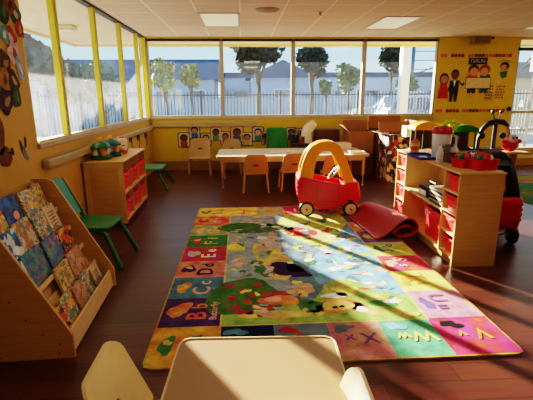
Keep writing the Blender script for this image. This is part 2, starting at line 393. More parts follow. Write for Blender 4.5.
rect(rx[1]-.014, rx[5]+.014, ry[1]-.014, ry[8]+.014, Z1+.0004, 'sand'); rect(rx[1], rx[5], ry[1], ry[8], Z2, 'sky')
# centre picture
rect(rx[1]+.55, rx[5], ry[1], ry[8], Z2+.0002, 'pond')
rb.poly([(x, y, Z2+.0004) for x, y in [(.55, 5.31), (1.28, 5.31), (1.28, 4.9), (1.12, 4.55), (.95, 4.2), (.80, 3.98), (.62, 4.25), (.45, 4.55), (.42, 5.0)]], rc('lime'))
rb.poly([(x, y, Z2+.0005) for x, y in [(1.28, 4.9), (1.12, 4.55), (.95, 4.2), (.72, 3.9), (.58, 3.5), (.62, 3.2), (.85, 3.15), (1.28, 2.95)]], rc('blue'))
rb.poly([(x, y, Z2+.0006) for x, y in [(rx[1], 2.6), (rx[5], 2.6), (rx[5], 2.95), (1.05, 3.05), (.9, 3.3), (.72, 3.25), (.55, 2.95), (.2, 2.84), (rx[1], 2.86)]], rc('grass'))
rb.poly([(x, y, Z2+.0007) for x, y in [(.12, 4.30), (.30, 4.33), (.40, 4.15), (.36, 3.95), (.46, 3.75), (.48, 3.5), (.36, 3.3), (.18, 3.35), (.14, 3.7), (.08, 4.0)]], rc('sand'))
blob(254, 229, .42, .22, 'leaf'); blob(300, 233, .2, .17, 'apple', Z3, .1); blob(268, 226, .06, .05, 'black', Z4); blob(282, 229, .07, .05, 'black', Z4)
blob(262, 226, .05, .04, 'white', Z4+.0004); blob(276, 228, .05, .04, 'white', Z4+.0004)
blob(245, 298, .27, .36, 'leaf', seed=3)
for k, (px, py) in enumerate([(232, 300), (243, 292), (253, 297), (236, 309), (248, 304), (258, 286), (240, 314), (262, 303), (230, 288), (249, 314)]): blob(px, py, .035, .035, 'apple', Z4, .03, seed=k)
blob(236, 248, .10, .13, 'lemon'); blob(239, 263, .05, .12, 'peach'); blob(270, 240, .16, .08, 'lilac'); blob(277, 246, .14, .08, 'lilac', seed=5); blob(262, 239, .05, .05, 'white', Z4); blob(262, 251, .06, .04, 'peach', Z4)
blob(285, 270, .16, .15, 'whale', Z3, .1); blob(297, 271, .07, .16, 'whale', Z3, .1, rot=.3); blob(300, 276, .11, .05, 'whale', Z3+.0002, .2); blob(290, 264, .03, .03, 'white', Z4)
blob(262, 255, .07, .10, 'sage', Z4); blob(264, 272, .09, .12, 'frog', Z4, .25); blob(257, 264, .05, .06, 'frog', Z4, .25)
rb.poly([(x, y, Z4) for x, y in [fl(262, 294), fl(300, 291.5), fl(300, 296), fl(263, 299)]], rc('bark'))
blob(280, 302, .14, .09, 'lion', Z4+.0003, .15); blob(273, 301, .06, .05, 'peach', Z4+.0006); blob(268, 304, .06, .12, 'bark', Z4+.0001); blob(290, 300, .08, .04, 'bark', Z4+.0002)
blob(302, 291, .11, .10, 'tan', Z4+.0003, .2); blob(298, 288, .05, .04, 'peach', Z4+.0006); blob(255, 316, .10, .06, 'sand', Z4, .2); blob(264, 315, .05, .05, 'peach', Z4+.0003); blob(285, 316, .22, .05, 'sand', Z4, .12); blob(318, 314, .06, .04, 'lemon', Z4)
blob(310, 307, .12, .10, 'frog', Z4, .18); blob(306, 303, .05, .04, 'leaf', Z4+.0003); blob(315, 305, .05, .04, 'leaf', Z4+.0003)
blob(338, 307, .17, .12, 'lion', Z4, .08); blob(338, 307, .12, .08, 'sand', Z4+.0003, .06); blob(335, 309, .02, .02, 'black', Z4+.0006); blob(342, 308, .02, .02, 'black', Z4+.0006)
blob(358, 308, .06, .06, 'red', Z4, .12); blob(362, 311, .05, .04, 'white', Z4+.0003, .12); blob(345, 292, .12, .08, 'sand', Z4, .2); blob(335, 297, .10, .05, 'white', Z4); blob(383, 305, .11, .05, 'frog', Z4)
for k, (px, py, m) in enumerate([(316, 238, 'peach'), (308, 240, 'red'), (326, 232, 'ruby'), (330, 229, 'frog'), (317, 228, 'lime'), (303, 225, 'red'), (322, 222, 'leaf'), (336, 243, 'lemon'), (325, 251, 'peach'), (350, 265, 'white'), (358, 262, 'teal'), (366, 275, 'white'),
                              (352, 280, 'teal'), (375, 288, 'peach'), (382, 285, 'white'), (336, 270, 'white'), (362, 290, 'red'), (377, 298, 'sand'), (395, 302, 'white'), (310, 262, 'white'), (345, 251, 'white'), (356, 247, 'ruby'), (349, 240, 'peach'), (364, 256, 'lime'), (400, 313, 'sand'), (372, 314, 'sand'), (330, 262, 'teal'), (380, 271, 'peach')]):
    blob(px, py, random.Random(k).uniform(.03, .075), random.Random(k+50).uniform(.03, .06), m, Z3+.0003*(k % 4)+.0004, .25, seed=k)
rd = random.Random(21)
for k in range(150):
    x, y = rd.uniform(rx[1]+.05, rx[5]-.05), rd.uniform(ry[1]+.05, ry[8]-.05)
    if (.25 < x < .62 and 3.3 < y < 3.8) or (.5 < x < 1.0 and 2.65 < y < 3.05): continue
    right = x > .62
    m = rd.choice(['lime', 'sand', 'white', 'teal', 'peach', 'frog', 'blue', 'lemon', 'ruby', 'slate'] if right else ['sky', 'slate', 'leaf', 'sand', 'lilac', 'frog', 'peach', 'pond', 'lemon'])
    blobw(x, y, rd.uniform(.018, .06), rd.uniform(.015, .045), m, Z4+.0001*(k % 5)+.001, .3, rd.uniform(0, 3), 12, k)
    if k % 9 == 0: blobw(x+.03, y+.01, .02, .006, 'black', Z4+.0018, .1, rd.uniform(0, 3), 8, k)
# letters: left side reads along +y, right side along -y, bottom row faces outwards
def letter(t, x, y, size, rot, m, z=Z4): rb.text(t, size, Matrix.Translation((x, y, z+.0008)) @ Matrix.Rotation(R(rot), 4, 'Z'), rc(m))
lw = [('A', 'a', 'green', 'green'), ('B', 'b', 'coral', 'coral'), ('C', 'c', 'peach', 'orange'), ('D', 'd', 'whale', 'purple'), ('E', 'e', 'white', 'lilac'), ('F', 'f', 'lemon', 'red'), ('G', 'g', 'lemon', 'sand'), ('H', 'h', 'peach', 'bark'), ('I', 'i', 'frog', 'leaf')]
for i, (A, a_, m1, m2) in enumerate(lw):
    yc = (ry[i]+ry[i+1])/2; letter(A, rx[0]+.26, yc-.07, .20, 90, m1); letter(a_, rx[0]+.27, yc+.075, .16, 90, m1)
    blobw(rx[0]+.10, yc+.0, .055, .09, m2, Z3, .2, seed=i); blobw(rx[0]+.10, yc+.03, .03, .03, 'sand', Z4, .2, seed=i+9)
letter('Butterfly', rx[0]+.375, (ry[1]+ry[2])/2, .075, 90, 'peach')
blobw(rx[0]+.12, 2.84, .07, .075, 'lion', Z4+.0004, .12); blobw(rx[0]+.16, 2.90, .05, .05, 'coral', Z4+.0007, .1)
rl = [('U', 'u', 'violet'), ('T', 't', 'orange'), ('S', 's', 'peach'), ('R', 'r', 'teal'), ('Q', 'q', 'sand'), ('P', 'p', 'white'), ('O', 'o', 'coral'), ('N', 'n', 'red')]
for i, (A, a_, m1) in enumerate(rl):
    yc = (ry[i+1]+ry[i+2])/2; letter(A, rx[6]-.22, yc+.08, .18, -90, m1); letter(a_, rx[6]-.22, yc-.06, .15, -90, m1); blobw(rx[5]+.10, yc, .045, .08, m1, Z3, .25, seed=i+30)
bl = [('Z', 'z', 'sand'), ('Y', 'y', 'coral'), ('X', 'x', 'violet'), ('W', 'w', 'lemon'), ('V', 'v', 'orange')]
for i, (A, a_, m1) in enumerate(bl):
    xc = (rx[i+1]+rx[i+2])/2; letter(A, xc+.07, ry[0]+.22, .16, 180, m1); letter(a_, xc-.06, ry[0]+.22, .13, 180, m1); blobw(xc-.08, ry[1]-.09, .07, .045, ['teal', 'bark', 'slate', 'blue', 'black'][i], Z3, .25, seed=i+60)
for i, (A, m1) in enumerate([('J', 'coral'), ('K', 'orange'), ('L', 'white'), ('M', 'violet')]): letter(A, (rx[i+1]+rx[i+2])/2, ry[8]+.2, .22, 0, m1)
tag(rb.build('alphabet_rug', rm), 'large colourful alphabet rug with animal pictures on the wooden floor', 'rug')
# second rug at the far right
b = MB().prism(rrect(4.15, 6.6, 5.6, 7.75, .06), 0, .01, 'z', 0)
for i, m in enumerate([1, 2, 3, 1, 4, 2]): b.poly([(4.2+i*.1, 5.66+i*.34, .0108), (6.55, 5.66+i*.34, .0108), (6.55, 6.0+i*.34, .0108), (4.2+i*.06, 6.0+i*.34, .0108)], m)
tag(b.build('play_rug', [rugmat('edge2', (.35,.5,.3)), rugmat('teal2', (.2,.55,.5)), rugmat('olive2', (.5,.58,.3)), rugmat('green2', (.3,.55,.3)), rugmat('rust2', (.7,.45,.25))]), 'green and teal striped play rug at the right edge behind the red car', 'rug')
# ---------------------------------------------------------------- chairs
def panel(w0, w1, z0, z1, r, hole=None, n=28):
    """rounded trapezoid outline (x,z); bottom width w0, top w1"""
    pts = []
    for cx, cz, a in ((w1/2-r, z1-r, 0), (-w1/2+r, z1-r, 90), (-w0/2+r*.4, z0+r*.4, 180), (w0/2-r*.4, z0+r*.4, 270)):
        rr = r if a < 180 else r*.4
        for i in range(7):
            t = R(a+90*i/6); pts.append((cx+rr*math.cos(t), cz+rr*math.sin(t)))
    return pts
def school_chair(label, loc, rz, pm, lm, s=1.0, seat_z=.33, back_top=.60, group=None, name='school_chair', lean=.12, sw=.33, splay=.025):
    """front faces local +y"""
    t = thing(name, label, 'chair', loc, rz, group)
    # seat shell
    b = MB(); b.prism(rrect(-sw/2, sw/2, -.15, .17, .05), seat_z-.018, seat_z, 'z'); b.build('seat', pm, t, bevel=.008)
    # backrest: plate with an oval grip slot, curved and leaned
    zc0 = seat_z-.005; H = back_top-zc0
    out = panel(sw*1.0, sw*.86, zc0, back_top, .07); K = len(out)
    ins = []; cz = zc0+H*.42
    for p in out:
        a = math.atan2((p[1]-cz)/H*2, p[0]/sw*2); ins.append((.055*math.cos(a), cz+.020*math.sin(a)))
    rings = [[(o[0]+(i[0]-o[0])*k/5, o[1]+(i[1]-o[1])*k/5) for o, i in zip(out, ins)] for k in range(6)]
    def bend(p, off): return (p[0], -.15-lean*((p[1]-zc0)/H)**1.1*1.0+1.1*p[0]*p[0]+off, p[1])
    vs = [bend(p, 0) for rg in rings for p in rg]+[bend(p, -.012) for rg in rings for p in rg]; N = len(rings)*K; fs = []
    for k in range(5):
        for i in range(K):
            j = (i+1) % K; fs.append((k*K+i, k*K+j, (k+1)*K+j, (k+1)*K+i)); fs.append((N+k*K+i, N+(k+1)*K+i, N+(k+1)*K+j, N+k*K+j))
    for i in range(K):
        j = (i+1) % K; fs.append((i, N+i, N+j, j)); fs.append((5*K+i, 5*K+j, N+5*K+j, N+5*K+i))
    MB()._add(vs, fs).build('backrest', pm, t, smooth=True, ang=50)
    b = MB().prism([(p[0]*1.02, cz+(p[1]-cz)*1.02) for p in ins], -.15-lean*((cz-zc0)/H)**1.1-.009, -.15-lean*((cz-zc0)/H)**1.1-.004, 'y'); b.build('grip_slot', BROWN, t)
    for sx in (-1, 1):
        for sy in (-1, 1):
            x, y = sx*(sw/2-.03), (.12 if sy > 0 else -.12)
            lg = MB().tube([(x, y, seat_z-.015), (x+sx*splay, y+sy*splay*1.4, .012)], .0155, 10).build('leg', lm, t, smooth=True)
            MB().lathe([(.016, 0), (.018, .008), (.016, .028), (.013, .03)], (x+sx*splay, y+sy*splay*1.4, 0), 10).build('glide', WHT if lm is not TAN else TAN, lg, smooth=True)
    MB().tube([(-sw/2+.03, .12, seat_z-.024), (sw/2-.03, .12, seat_z-.024)], .009).tube([(-sw/2+.03, -.12, seat_z-.024), (sw/2-.03, -.12, seat_z-.024)], .009).build('seat_frame', lm, t)
    return t
g1 = 'tan school chairs around the back table'
school_chair('tan school chair in front of the back table, left one with its back turned', (.22, 6.86, 0), 0, TAN, TAN, group=g1, back_top=.64, sw=.42)
school_chair('tan school chair tucked under the back table, just left of the red toy car', (.84, 6.94, 0), R(4), TAN, TAN, group=g1, back_top=.64, sw=.42)
school_chair('tan school chair seen through the window of the red and yellow toy car', (1.50, 6.74, 0), 0, TAN, TAN, group=g1, back_top=.64, sw=.42)
school_chair('tan school chair against the back wall, alone left of the table', (-.85, 8.40, 0), R(180), TAN, TAN, group=g1, back_top=.71, sw=.44, seat_z=.36)
school_chair('tan school chair against the back wall behind the left end of the table', (-.22, 8.6, 0), R(178), TAN, TAN, group=g1, back_top=.67, sw=.40, seat_z=.35)
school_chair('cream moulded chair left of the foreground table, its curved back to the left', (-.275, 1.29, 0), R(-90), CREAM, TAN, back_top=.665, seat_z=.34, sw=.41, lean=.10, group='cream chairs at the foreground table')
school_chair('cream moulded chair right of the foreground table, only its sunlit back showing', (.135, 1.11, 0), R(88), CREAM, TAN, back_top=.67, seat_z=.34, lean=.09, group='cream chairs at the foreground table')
# green chairs
def green_chair(label, loc, rz, sc=1.0):
    """front faces local +x"""
    t = thing('green_school_chair', label, 'chair', loc, rz, 'green school chairs'); t.scale = (sc, sc, sc)
    MB().prism(rrect(-.20, .21, -.21, .21, .06), .365, .39, 'z').build('seat', GRN, t, bevel=.01)
    lx = lambda z: -.19-.42*(z-.38)
    b = MB(); N = 8
    for k in (0, 1):
        pass
    out = panel(.40, .36, .44, .80, .08)
    vs = [(lx(z)+.6*y*y+o, y, z) for o in (0, -.018) for y, z in out]; n = len(out)
    b._add(vs, [tuple(range(n)), tuple(range(2*n-1, n-1, -1))]+[(i, n+i, n+(i+1) % n, (i+1) % n) for i in range(n)])
    b.build('backrest', GRN, t, bevel=.005)
    for sy in (-1, 1):
        y = sy*.19
        MB().tube([(lx(.78)-.005, y*.85, .78), (lx(.44), y*.95, .46), (-.19, y, .39), (-.15, y, .355), (.12, y, .35), (.165, y, .33), (.30, y*1.25, .012)], .023, 10).build('leg', GRNM, t, smooth=True)
        MB().tube([(-.02, y*.97, .35), (-.08, y*1.02, .33), (-.24, y*1.2, .012)], .023, 10).build('leg', GRNM, t, smooth=True)
    return t
green_chair('green school chair beside the bookshelf, empty seat facing the rug', (-1.42, 3.93, 0), R(-4))
t = thing('green_stool', 'low green stool beyond the red-bin cabinet under the corner window', 'stool', (-1.60, 7.30, 0), R(0))
MB().prism(rrect(-.24, .24, -.27, .27, .06), .335, .37, 'z').build('seat', M('green_pale', (.30, .62, .45), .35, var=.05), t, bevel=.01)
for sx in (-1, 1):
    for sy in (-1, 1): MB().tube([(sx*.12, sy*.17, .335), (sx*.17, sy*.2, .30), (sx*(.34 if sx > 0 else .27), sy*.36, .012)], .021, 10).build('leg', GRNM, t, smooth=True)
green_chair('green school chair on the far side of the back table below the picture cards', (.73, 8.36, .0), R(-90), 1.13)
# ---------------------------------------------------------------- tables
def table(name, label, loc, rz, x, y, z, top, rim, leg, th=.03, r=.06, inset=.07, apron=None, lr=.022, rimw=.008):
    t = thing(name, label, 'table', loc, rz)
    MB().prism(rrect(-x/2, x/2, -y/2, y/2, r), z-th+.001, z, 'z').build('tabletop', top, t)
    b = MB().ring(rrect(-x/2-rimw, x/2+rimw, -y/2-rimw, y/2+rimw, r+rimw), rrect(-x/2+.001, x/2-.001, -y/2+.001, y/2-.001, r), z-th, z+.004, 'z')
    b.build('edge_band', rim, t, bevel=.002)
    if apron: MB().ring(rrect(-x/2+.06, x/2-.06, -y/2+.06, y/2-.06, .03), rrect(-x/2+.08, x/2-.08, -y/2+.08, y/2-.08, .02), z-th-.07, z-th, 'z').build('apron', apron, t)
    for sx in (-1, 1):
        for sy in (-1, 1):
            px, py = sx*(x/2-inset), sy*(y/2-inset)
            l = MB().tube([(px, py, z-th), (px, py, .19)], lr, 12).build('leg', leg, t, smooth=True)
            MB().tube([(px, py, .22), (px, py, .03)], lr*.75, 12).lathe([(lr*.9, 0), (lr*1.1, .01), (lr*.8, .035)], (px, py, 0), 12).build('leg_insert', CHROME, l, smooth=True)
    return t
TOP = M('tan_laminate', (.63, .49, .34), .38, var=.03, scale=40, stretch=(1, 12, 1))
table('kids_table', 'tan laminate childrens table with pale rim in the foreground', (.03, 1.09, 0), R(-2.3), .635, .95, .56, TOP, M('pale_rim', (.80, .72, .56), .25), TAN, r=.045)
table('long_table', 'long childrens table with white top and tan legs under the back windows', (.88, 7.52, 0), 0, 2.62, 1.05, .56, M('white_laminate', (.90, .84, .72), .35, var=.03), TAN, TAN, th=.035, r=.1, apron=TAN, inset=.09, lr=.026)
# ---------------------------------------------------------------- book display
bs = thing('book_display', 'sloping maple book display with five tiers of picture books against the left wall', 'bookshelf', (-1.07, 2.31, 0), R(2.5))
prof = [(.03, 0), (.03, .15), (.01, .195), (-.365, .905), (-.41, .935), (-.53, .935), (-.53, 0)]
for y in (0, 1.0): MB().prism(prof, y, y+.022, 'y').build('side_panel', MAPLE, bs, bevel=.004)
MB().box(-.525, -.51, .022, 1.0, .02, .92).build('back_panel', MAPLE, bs)
tiers = []
for i in range(5):
    x, z = -.032-.083*i, .075+.152*i
    tiers.append((x, z))
    MB().box(x-.085, x, .022, 1.0, z-.012, z).build('ledge', MAPLE, bs)
    MB().prism([(x-.095, z), (x-.088, z), (x-.155, z+.20), (x-.162, z+.20)], .022, 1.0, 'y').build('tier_back', MAPLE2, bs)
    if i == 0: P = [(x+.03, z-.06), (x+.044, z-.06), (x+.028, z+.075), (x+.014, z+.075)]
    else: P = [(x, z-.012), (x+.008, z-.012), (x+.004, z+.022), (x-.004, z+.022)]
    MB().prism(P, .022, 1.0, 'y').build('lip', PLY, bs, bevel=.002)
b = MB()
for (x, z) in ((-.06, .04), (-.05, .10), (-.14, .17), (-.22, .27), (-.30, .39), (-.4, .03)): b.lathe([(.006, -.001), (.006, .002)], (x, 0, z), 10, axis='y')
b.build('bolt', BROWN, bs)
bm_ = bs.matrix_basis if False else Matrix.Translation((-1.07, 2.31, 0)) @ Matrix.Rotation(R(2.5), 4, 'Z')
arts = [
 ((.70,.66,.34), (.80,.62,.22), (.45,.55,.28), (.85,.78,.5), (.78,.35,.2)),
 ((.10,.22,.48), (.08,.3,.6), (.12,.14,.25), (.15,.4,.7)),
 ((.86,.68,.2), (.8,.3,.3), (.9,.8,.4), (.4,.55,.6)),
 ((.1,.4,.62), (.12,.5,.7), (.8,.85,.85), (.08,.3,.5)),
 ((.75,.7,.5), (.35,.5,.4), (.85,.8,.7), (.7,.45,.3)),
 ((.8,.75,.6), (.45,.55,.35), (.75,.5,.3), (.3,.45,.5)),
 ((.82,.74,.58), (.85,.78,.62), (.6,.5,.45)),
 ((.25,.5,.5), (.3,.6,.6), (.6,.4,.5), (.2,.4,.55)),
 ((.3,.5,.6), (.7,.4,.5), (.4,.6,.5), (.25,.35,.6)),
 ((.85,.3,.2), (.9,.7,.2), (.2,.5,.3), (.2,.2,.3)),
 ((.8,.7,.4), (.85,.75,.5), (.7,.5,.3), (.5,.45,.3)),
 ((.75,.55,.4), (.8,.65,.5), (.6,.4,.35))]
books = [ # tier, y0, width, height, art index, description
 (4, .03, .30, .26, 0, 'large picture book with yellow-green cover, nearest on the top tier'),
 (4, .36, .20, .24, 1, 'dark blue picture book standing in the middle of the top tier'),
 (4, .59, .21, .23, 2, 'yellow and pink picture book on the top tier'),
 (4, .82, .15, .24, 10, 'tan picture book at the far end of the top tier'),
 (3, .10, .20, .23, 3, 'bright blue picture book, near end of the second tier from the top'),
 (3, .32, .21, .24, 4, 'pale green and cream picture book, middle of the second tier from top'),
 (3, .55, .19, .22, 5, 'cream and green picture book past the middle, second tier from the top'),
 (3, .77, .18, .23, 6, 'plain cream book with faint text, far end of the second tier from top'),
 (2, .04, .12, .21, 3, 'small blue book at the near end of the middle tier'),
 (2, .18, .26, .22, 7, 'teal picture book on the middle tier'),
 (2, .46, .23, .22, 8, 'blue and purple picture book on the middle tier'),
 (2, .74, .20, .20, 9, 'red, yellow and green picture book at the far end of the middle tier'),
 (1, .38, .22, .20, 10, 'mustard and olive book past the empty gap on the second tier from the floor'),
 (1, .64, .26, .20, 11, 'tan and pink book at the far end of the second tier from the floor'),
 (0, .06, .15, .19, 9, 'red and green book at the near end of the bottom tier'),
 (0, .23, .17, .20, 2, 'yellow and red book second from the near end of the bottom tier'),
 (0, .42, .16, .19, 11, 'brown-pink book in the middle of the bottom tier'),
 (0, .60, .17, .19, 5, 'green and cream book past the middle of the bottom tier'),
 (0, .80, .15, .17, 6, 'pale book with cream cover at the far end of the bottom tier')]
for k, (ti, y0, w, h, ai, lab) in enumerate(books):
    x, z = tiers[ti]; mt = art('book_art_%d' % ai, arts[ai], 34 if ai not in (1, 3, 6) else 20, .5, ai*3.1)
    o = MB().box(-.005, .0, 0, w, 0, h).box(-.018, -.013, 0, w, 0, h).box(-.018, 0, -.003, .002, 0, h).build('picture_book', mt)
    tag(o, lab, 'book', 'picture books on the book display')
    MB().box(-.0135, -.0045, .003, w-.004, .004, h-.004).build('pages', PAPER, o)
    if ai in (0, 1, 3): MB().prism(ell(w*.62, h*.42, w*.17, h*.14, 16, .08, k), .0005, .0012, 'x').build('cover_picture', M('cover_pic_%d' % ai, [(.85,.42,.28), (.85,.6,.55), 0, (.9,.92,.92)][ai], .5), o)
    if ai == 6: 
        bb = MB()
        for q in range(5): bb.box(.0004, .001, w*.2, w*.8, h*(.3+.11*q), h*(.3+.11*q)+.008)
        bb.build('cover_picture', M('grey_ink', (.5, .42, .4), .6), o)
    o.matrix_basis = bm_ @ Matrix.Translation((x-.012-(.012 if k % 2 else 0), y0, z+.006)) @ Matrix.Rotation(R(-18), 4, 'Y')
# ---------------------------------------------------------------- red bins
def make_bin(w, d, h, label, group):
    """opening up; pull front faces local -x ; w along y, d along x, origin at base centre"""
    t = thing('storage_bin', label, 'bin', group=group)
    k = .88; o0 = rrect(-d/2*k, d/2*k, -w/2*k, w/2*k, .012, 3); o1 = rrect(-d/2, d/2, -w/2, w/2, .015, 3); n = len(o0); q = .007
    def ins(o): return [(p[0]*(1-2*q/d), p[1]*(1-2*q/w)) for p in o]
    i0, i1 = ins(o0), ins(o1)
    vs = [(p[0], p[1], 0) for p in o0]+[(p[0], p[1], h) for p in o1]+[(p[0], p[1], h) for p in i1]+[(p[0], p[1], .008) for p in i0]
    fs = [tuple(range(n-1, -1, -1)), tuple(range(3*n, 4*n))]
    for a in range(3):
        for i in range(n): j = (i+1) % n; fs.append((a*n+i, a*n+j, (a+1)*n+j, (a+1)*n+i))
    MB()._add(vs, fs).build('tub', REDT, t)
    MB().ring(rrect(-d/2-.008, d/2+.008, -w/2-.006, w/2+.006, .015, 3), rrect(-d/2+.002, d/2-.002, -w/2+.002, w/2-.002, .015, 3), h-.012, h, 'z').build('rim', REDT, t, bevel=.003)
    MB().box(-d/2-.014, -d/2+.004, -w*.18, w*.18, h-.04, h-.028).build('pull', REDT, t)
    return t
def place(t0, used, loc, rz, label, group):
    if not used: t0.location = loc; t0.rotation_euler = (0, 0, rz); t0['label'] = label; t0['group'] = group; used.append(1); return t0
    return dup(t0, loc, rz, label, group)
# ---------------------------------------------------------------- left cabinet
CL, CD, CH = 1.30, .46, .80
cx0, cy0, crz = -1.42, 5.02, R(1.5)
cab = thing('storage_cabinet', 'maple cubby cabinet with red bins under the left windows', 'cabinet', (cx0, cy0, 0), crz)
for y in (0, CL-.022): MB().box(-CD, 0, y, y+.022, .03, CH-.02).build('side_panel', MAPLE, cab, bevel=.003)
b = MB().box(-CD+.0, -CD+.06, -.006, 0, .03, CH-.02).box(-.06, 0, -.006, 0, .03, CH-.02).box(-CD+.06, -.06, -.006, 0, CH-.07, CH-.02); b.build('side_frame', MAPLE2, cab)
MB().box(-CD-.01, .012, -.015, CL+.015, CH-.02, CH).build('top_panel', MAPLE2, cab, bevel=.005)
MB().box(-CD+.02, 0, .022, CL-.022, .06, .08).build('bottom_panel', MAPLE2, cab)
MB().box(-CD, -CD+.015, .022, CL-.022, .03, CH-.02).build('back_panel', MAPLE, cab)
MB().box(-CD+.015, 0, .022, CL-.022, .40, .418).build('shelf', PLY, cab)
for y in (CL/3, 2*CL/3): MB().box(-CD+.015, -.004, y-.008, y+.008, .08, CH-.02).build('divider', MAPLE2, cab)
MB().box(-CD+.04, -.03, .022, CL-.022, .0, .06).build('plinth', BROWN, cab)
cm = Matrix.Translation((cx0, cy0, 0)) @ Matrix.Rotation(crz, 4, 'Z')
bin0 = make_bin(CL/3-.06, .40, .215, '', 'red bins in the left cabinet'); used = []
cols = ['nearest', 'middle', 'farthest']
for r_, z in (('upper', .419), ('lower', .081)):
    for k in range(3):
        p = cm @ Vector((-.215, CL/3*(k+.5), z)); place(bin0, used, p, crz+math.pi, 'red plastic bin, %s in the %s row of the left cabinet' % (cols[k], r_), 'red bins in the left cabinet')
# toys on the cabinet
GT = M('toy_green', (.08, .42, .30), .35); BT = M('toy_bluegreen', (.08, .38, .42), .35)
def carousel(label, loc, gm, rz):
    t = thing('toy_carousel', label, 'toy', loc, rz, 'green toys on the left cabinet'); t.scale = (1.22, 1.22, 1.2)
    MB().lathe([(.085, 0), (.10, .01), (.10, .03), (.075, .045), (.0, .05)], n=24).build('base', gm, t, smooth=True)
    for i, m in enumerate((WHT, RED, WHT, YEL)):
        a = R(90*i+40); x, y = .058*math.cos(a), .058*math.sin(a)
        MB().lathe([(.022, .045), (.027, .06), (.02, .085), (.012, .092)], (x, y, 0), 12).ball((x, y, .102), .018).build('figure', m, t, smooth=True)
    MB().lathe([(.015, .045), (.015, .12)], n=10).build('post', WHT, t)
    MB().lathe([(.095, .118), (.098, .128), (.075, .16), (.04, .18), (.0, .186)], n=24).build('canopy', gm, t, smooth=True)
    MB().ball((0, 0, .20), .026).build('knob', YEL, t, smooth=True)
CSC = 1.22
carousel('green toy carousel with yellow knob, nearer of the two on the left cabinet', cm @ Vector((-.30, .22, CH)), GT, 0)
carousel('blue-green toy carousel with yellow knob behind the nearer one on the left cabinet', cm @ Vector((-.25, .51, CH)), BT, .6)
def jar(label, loc, base, body, r=.05, h=.14):
    t = thing('toy_jar', label, 'toy', loc, 0, 'white and orange toy jars on the left cabinet')
    MB().lathe([(r*.9, 0), (r, .01), (r, .045), (r*.85, .05)], n=18).build('base', base, t, smooth=True)
    MB().lathe([(r*.85, .05), (r*.95, .07), (r*.95, h-.02), (r*.6, h), (0, h)], n=18).build('body', body, t, smooth=True)
    MB().lathe([(r*.5, h-.002), (r*.5, h+.015), (0, h+.02)], n=14).build('lid', base if base is not BT else WHT, t, smooth=True)
ORG = M('toy_orange', (.9, .35, .12), .4)
jar('small white toy jar with red-orange base right behind the green carousels', cm @ Vector((-.15, .72, CH)), ORG, WHT, .04, .10)
jar('tall white toy jar with orange base near the far end of the left cabinet', cm @ Vector((-.22, .94, CH)), ORG, WHT, .07, .19)
jar('white toy jar with teal base against the window side of the left cabinet', cm @ Vector((-.35, .82, CH)), BT, WHT, .06, .20)
# black scroll wall decals
def scroll(y, z, s, label):
    b = MB(); pts = []
    for i in range(28):
        t = i/27; a = 5.5*t*math.pi/1.6; r = s*(1-.8*t)
        pts.append((X0+.006, y+r*math.cos(a), z+r*math.sin(a)))
    b.tube(pts, .006, 6); b.tube([(X0+.006, y+s, z), (X0+.006, y+s*.9, z-.14), (X0+.006, y+s*.3, z-.2)], .006, 6)
    tag(b.build('wall_decal', BLK), label, 'decal', 'black scroll decals on the left wall')
scroll(7.3, .84, .08, 'black scroll decal low on the left wall just past the cabinet')
scroll(7.85, .82, .09, 'black scroll decal low on the left wall in the middle of three')
scroll(8.45, .80, .09, 'black scroll decal low on the left wall nearest the corner')
# ---------------------------------------------------------------- right shelf
SX, SY, SRZ, SL, SD, SH = 1.905, 3.49, R(-1.8), 1.66, .405, .885
sh = thing('storage_shelf', 'maple storage unit with red bins in two columns, right of the rug', 'shelf', (SX, SY, 0), SRZ)
sm = Matrix.Translation((SX, SY, 0)) @ Matrix.Rotation(SRZ, 4, 'Z')
CW = .30
for y in (0, SL-.022): MB().box(0, SD, y, y+.022, 0, SH-.02).build('side_panel', MAPLE, sh, bevel=.004)
for y in (CW, SL-CW-.02): MB().box(.003, SD-.015, y, y+.018, .09, SH-.02).build('divider', MAPLE2, sh)
MB().box(-.008, SD+.006, -.006, SL+.006, SH-.02, SH).build('top_panel', MAPLE2, sh, bevel=.004)
MB().box(0, SD-.01, .022, SL-.022, .07, .09).build('bottom_panel', MAPLE2, sh); MB().box(.02, .035, .022, SL-.022, 0, .07).build('kick_board', MAPLE, sh)
MB().box(SD-.016, SD-.002, .022, SL-.022, 0, SH-.02).build('back_panel', MAPLE, sh)
MB().box(.004, SD-.016, CW+.018, SL-CW-.02, .455, .475).build('shelf', PLY, sh)
for cy in (.022, SL-CW-.002):
    for k in range(1, 4): MB().box(.004, SD-.016, cy, cy+CW-.024, .09+k*.194, .09+k*.194+.014).build('shelf', PLY, sh)
bin1 = make_bin(CW-.055, .345, .145, '', ''); used = []
rows = ['bottom', 'second from the bottom', 'third from the bottom', 'top']
for cy, nm in ((.022+(CW-.024)/2, 'near'), (SL-CW-.002+(CW-.024)/2, 'far')):
    for k in range(4):
        p = sm @ Vector((.193, cy, .0905+.194*k+(.0145 if k else 0)))
        place(bin1, used, p, SRZ, 'red bin in the %s column of the right shelf, %s one' % (nm, rows[k]), 'red bins in the right shelf')
bin2 = make_bin(.40, .34, .31, '', ''); used = []
for k, (y, nm) in enumerate(((.555, 'large red tub on the floor level of the right shelf beside the mat'),)):
    t = place(bin2, used, sm @ Vector((.19, y, .0905)), SRZ, nm, 'large red tub')
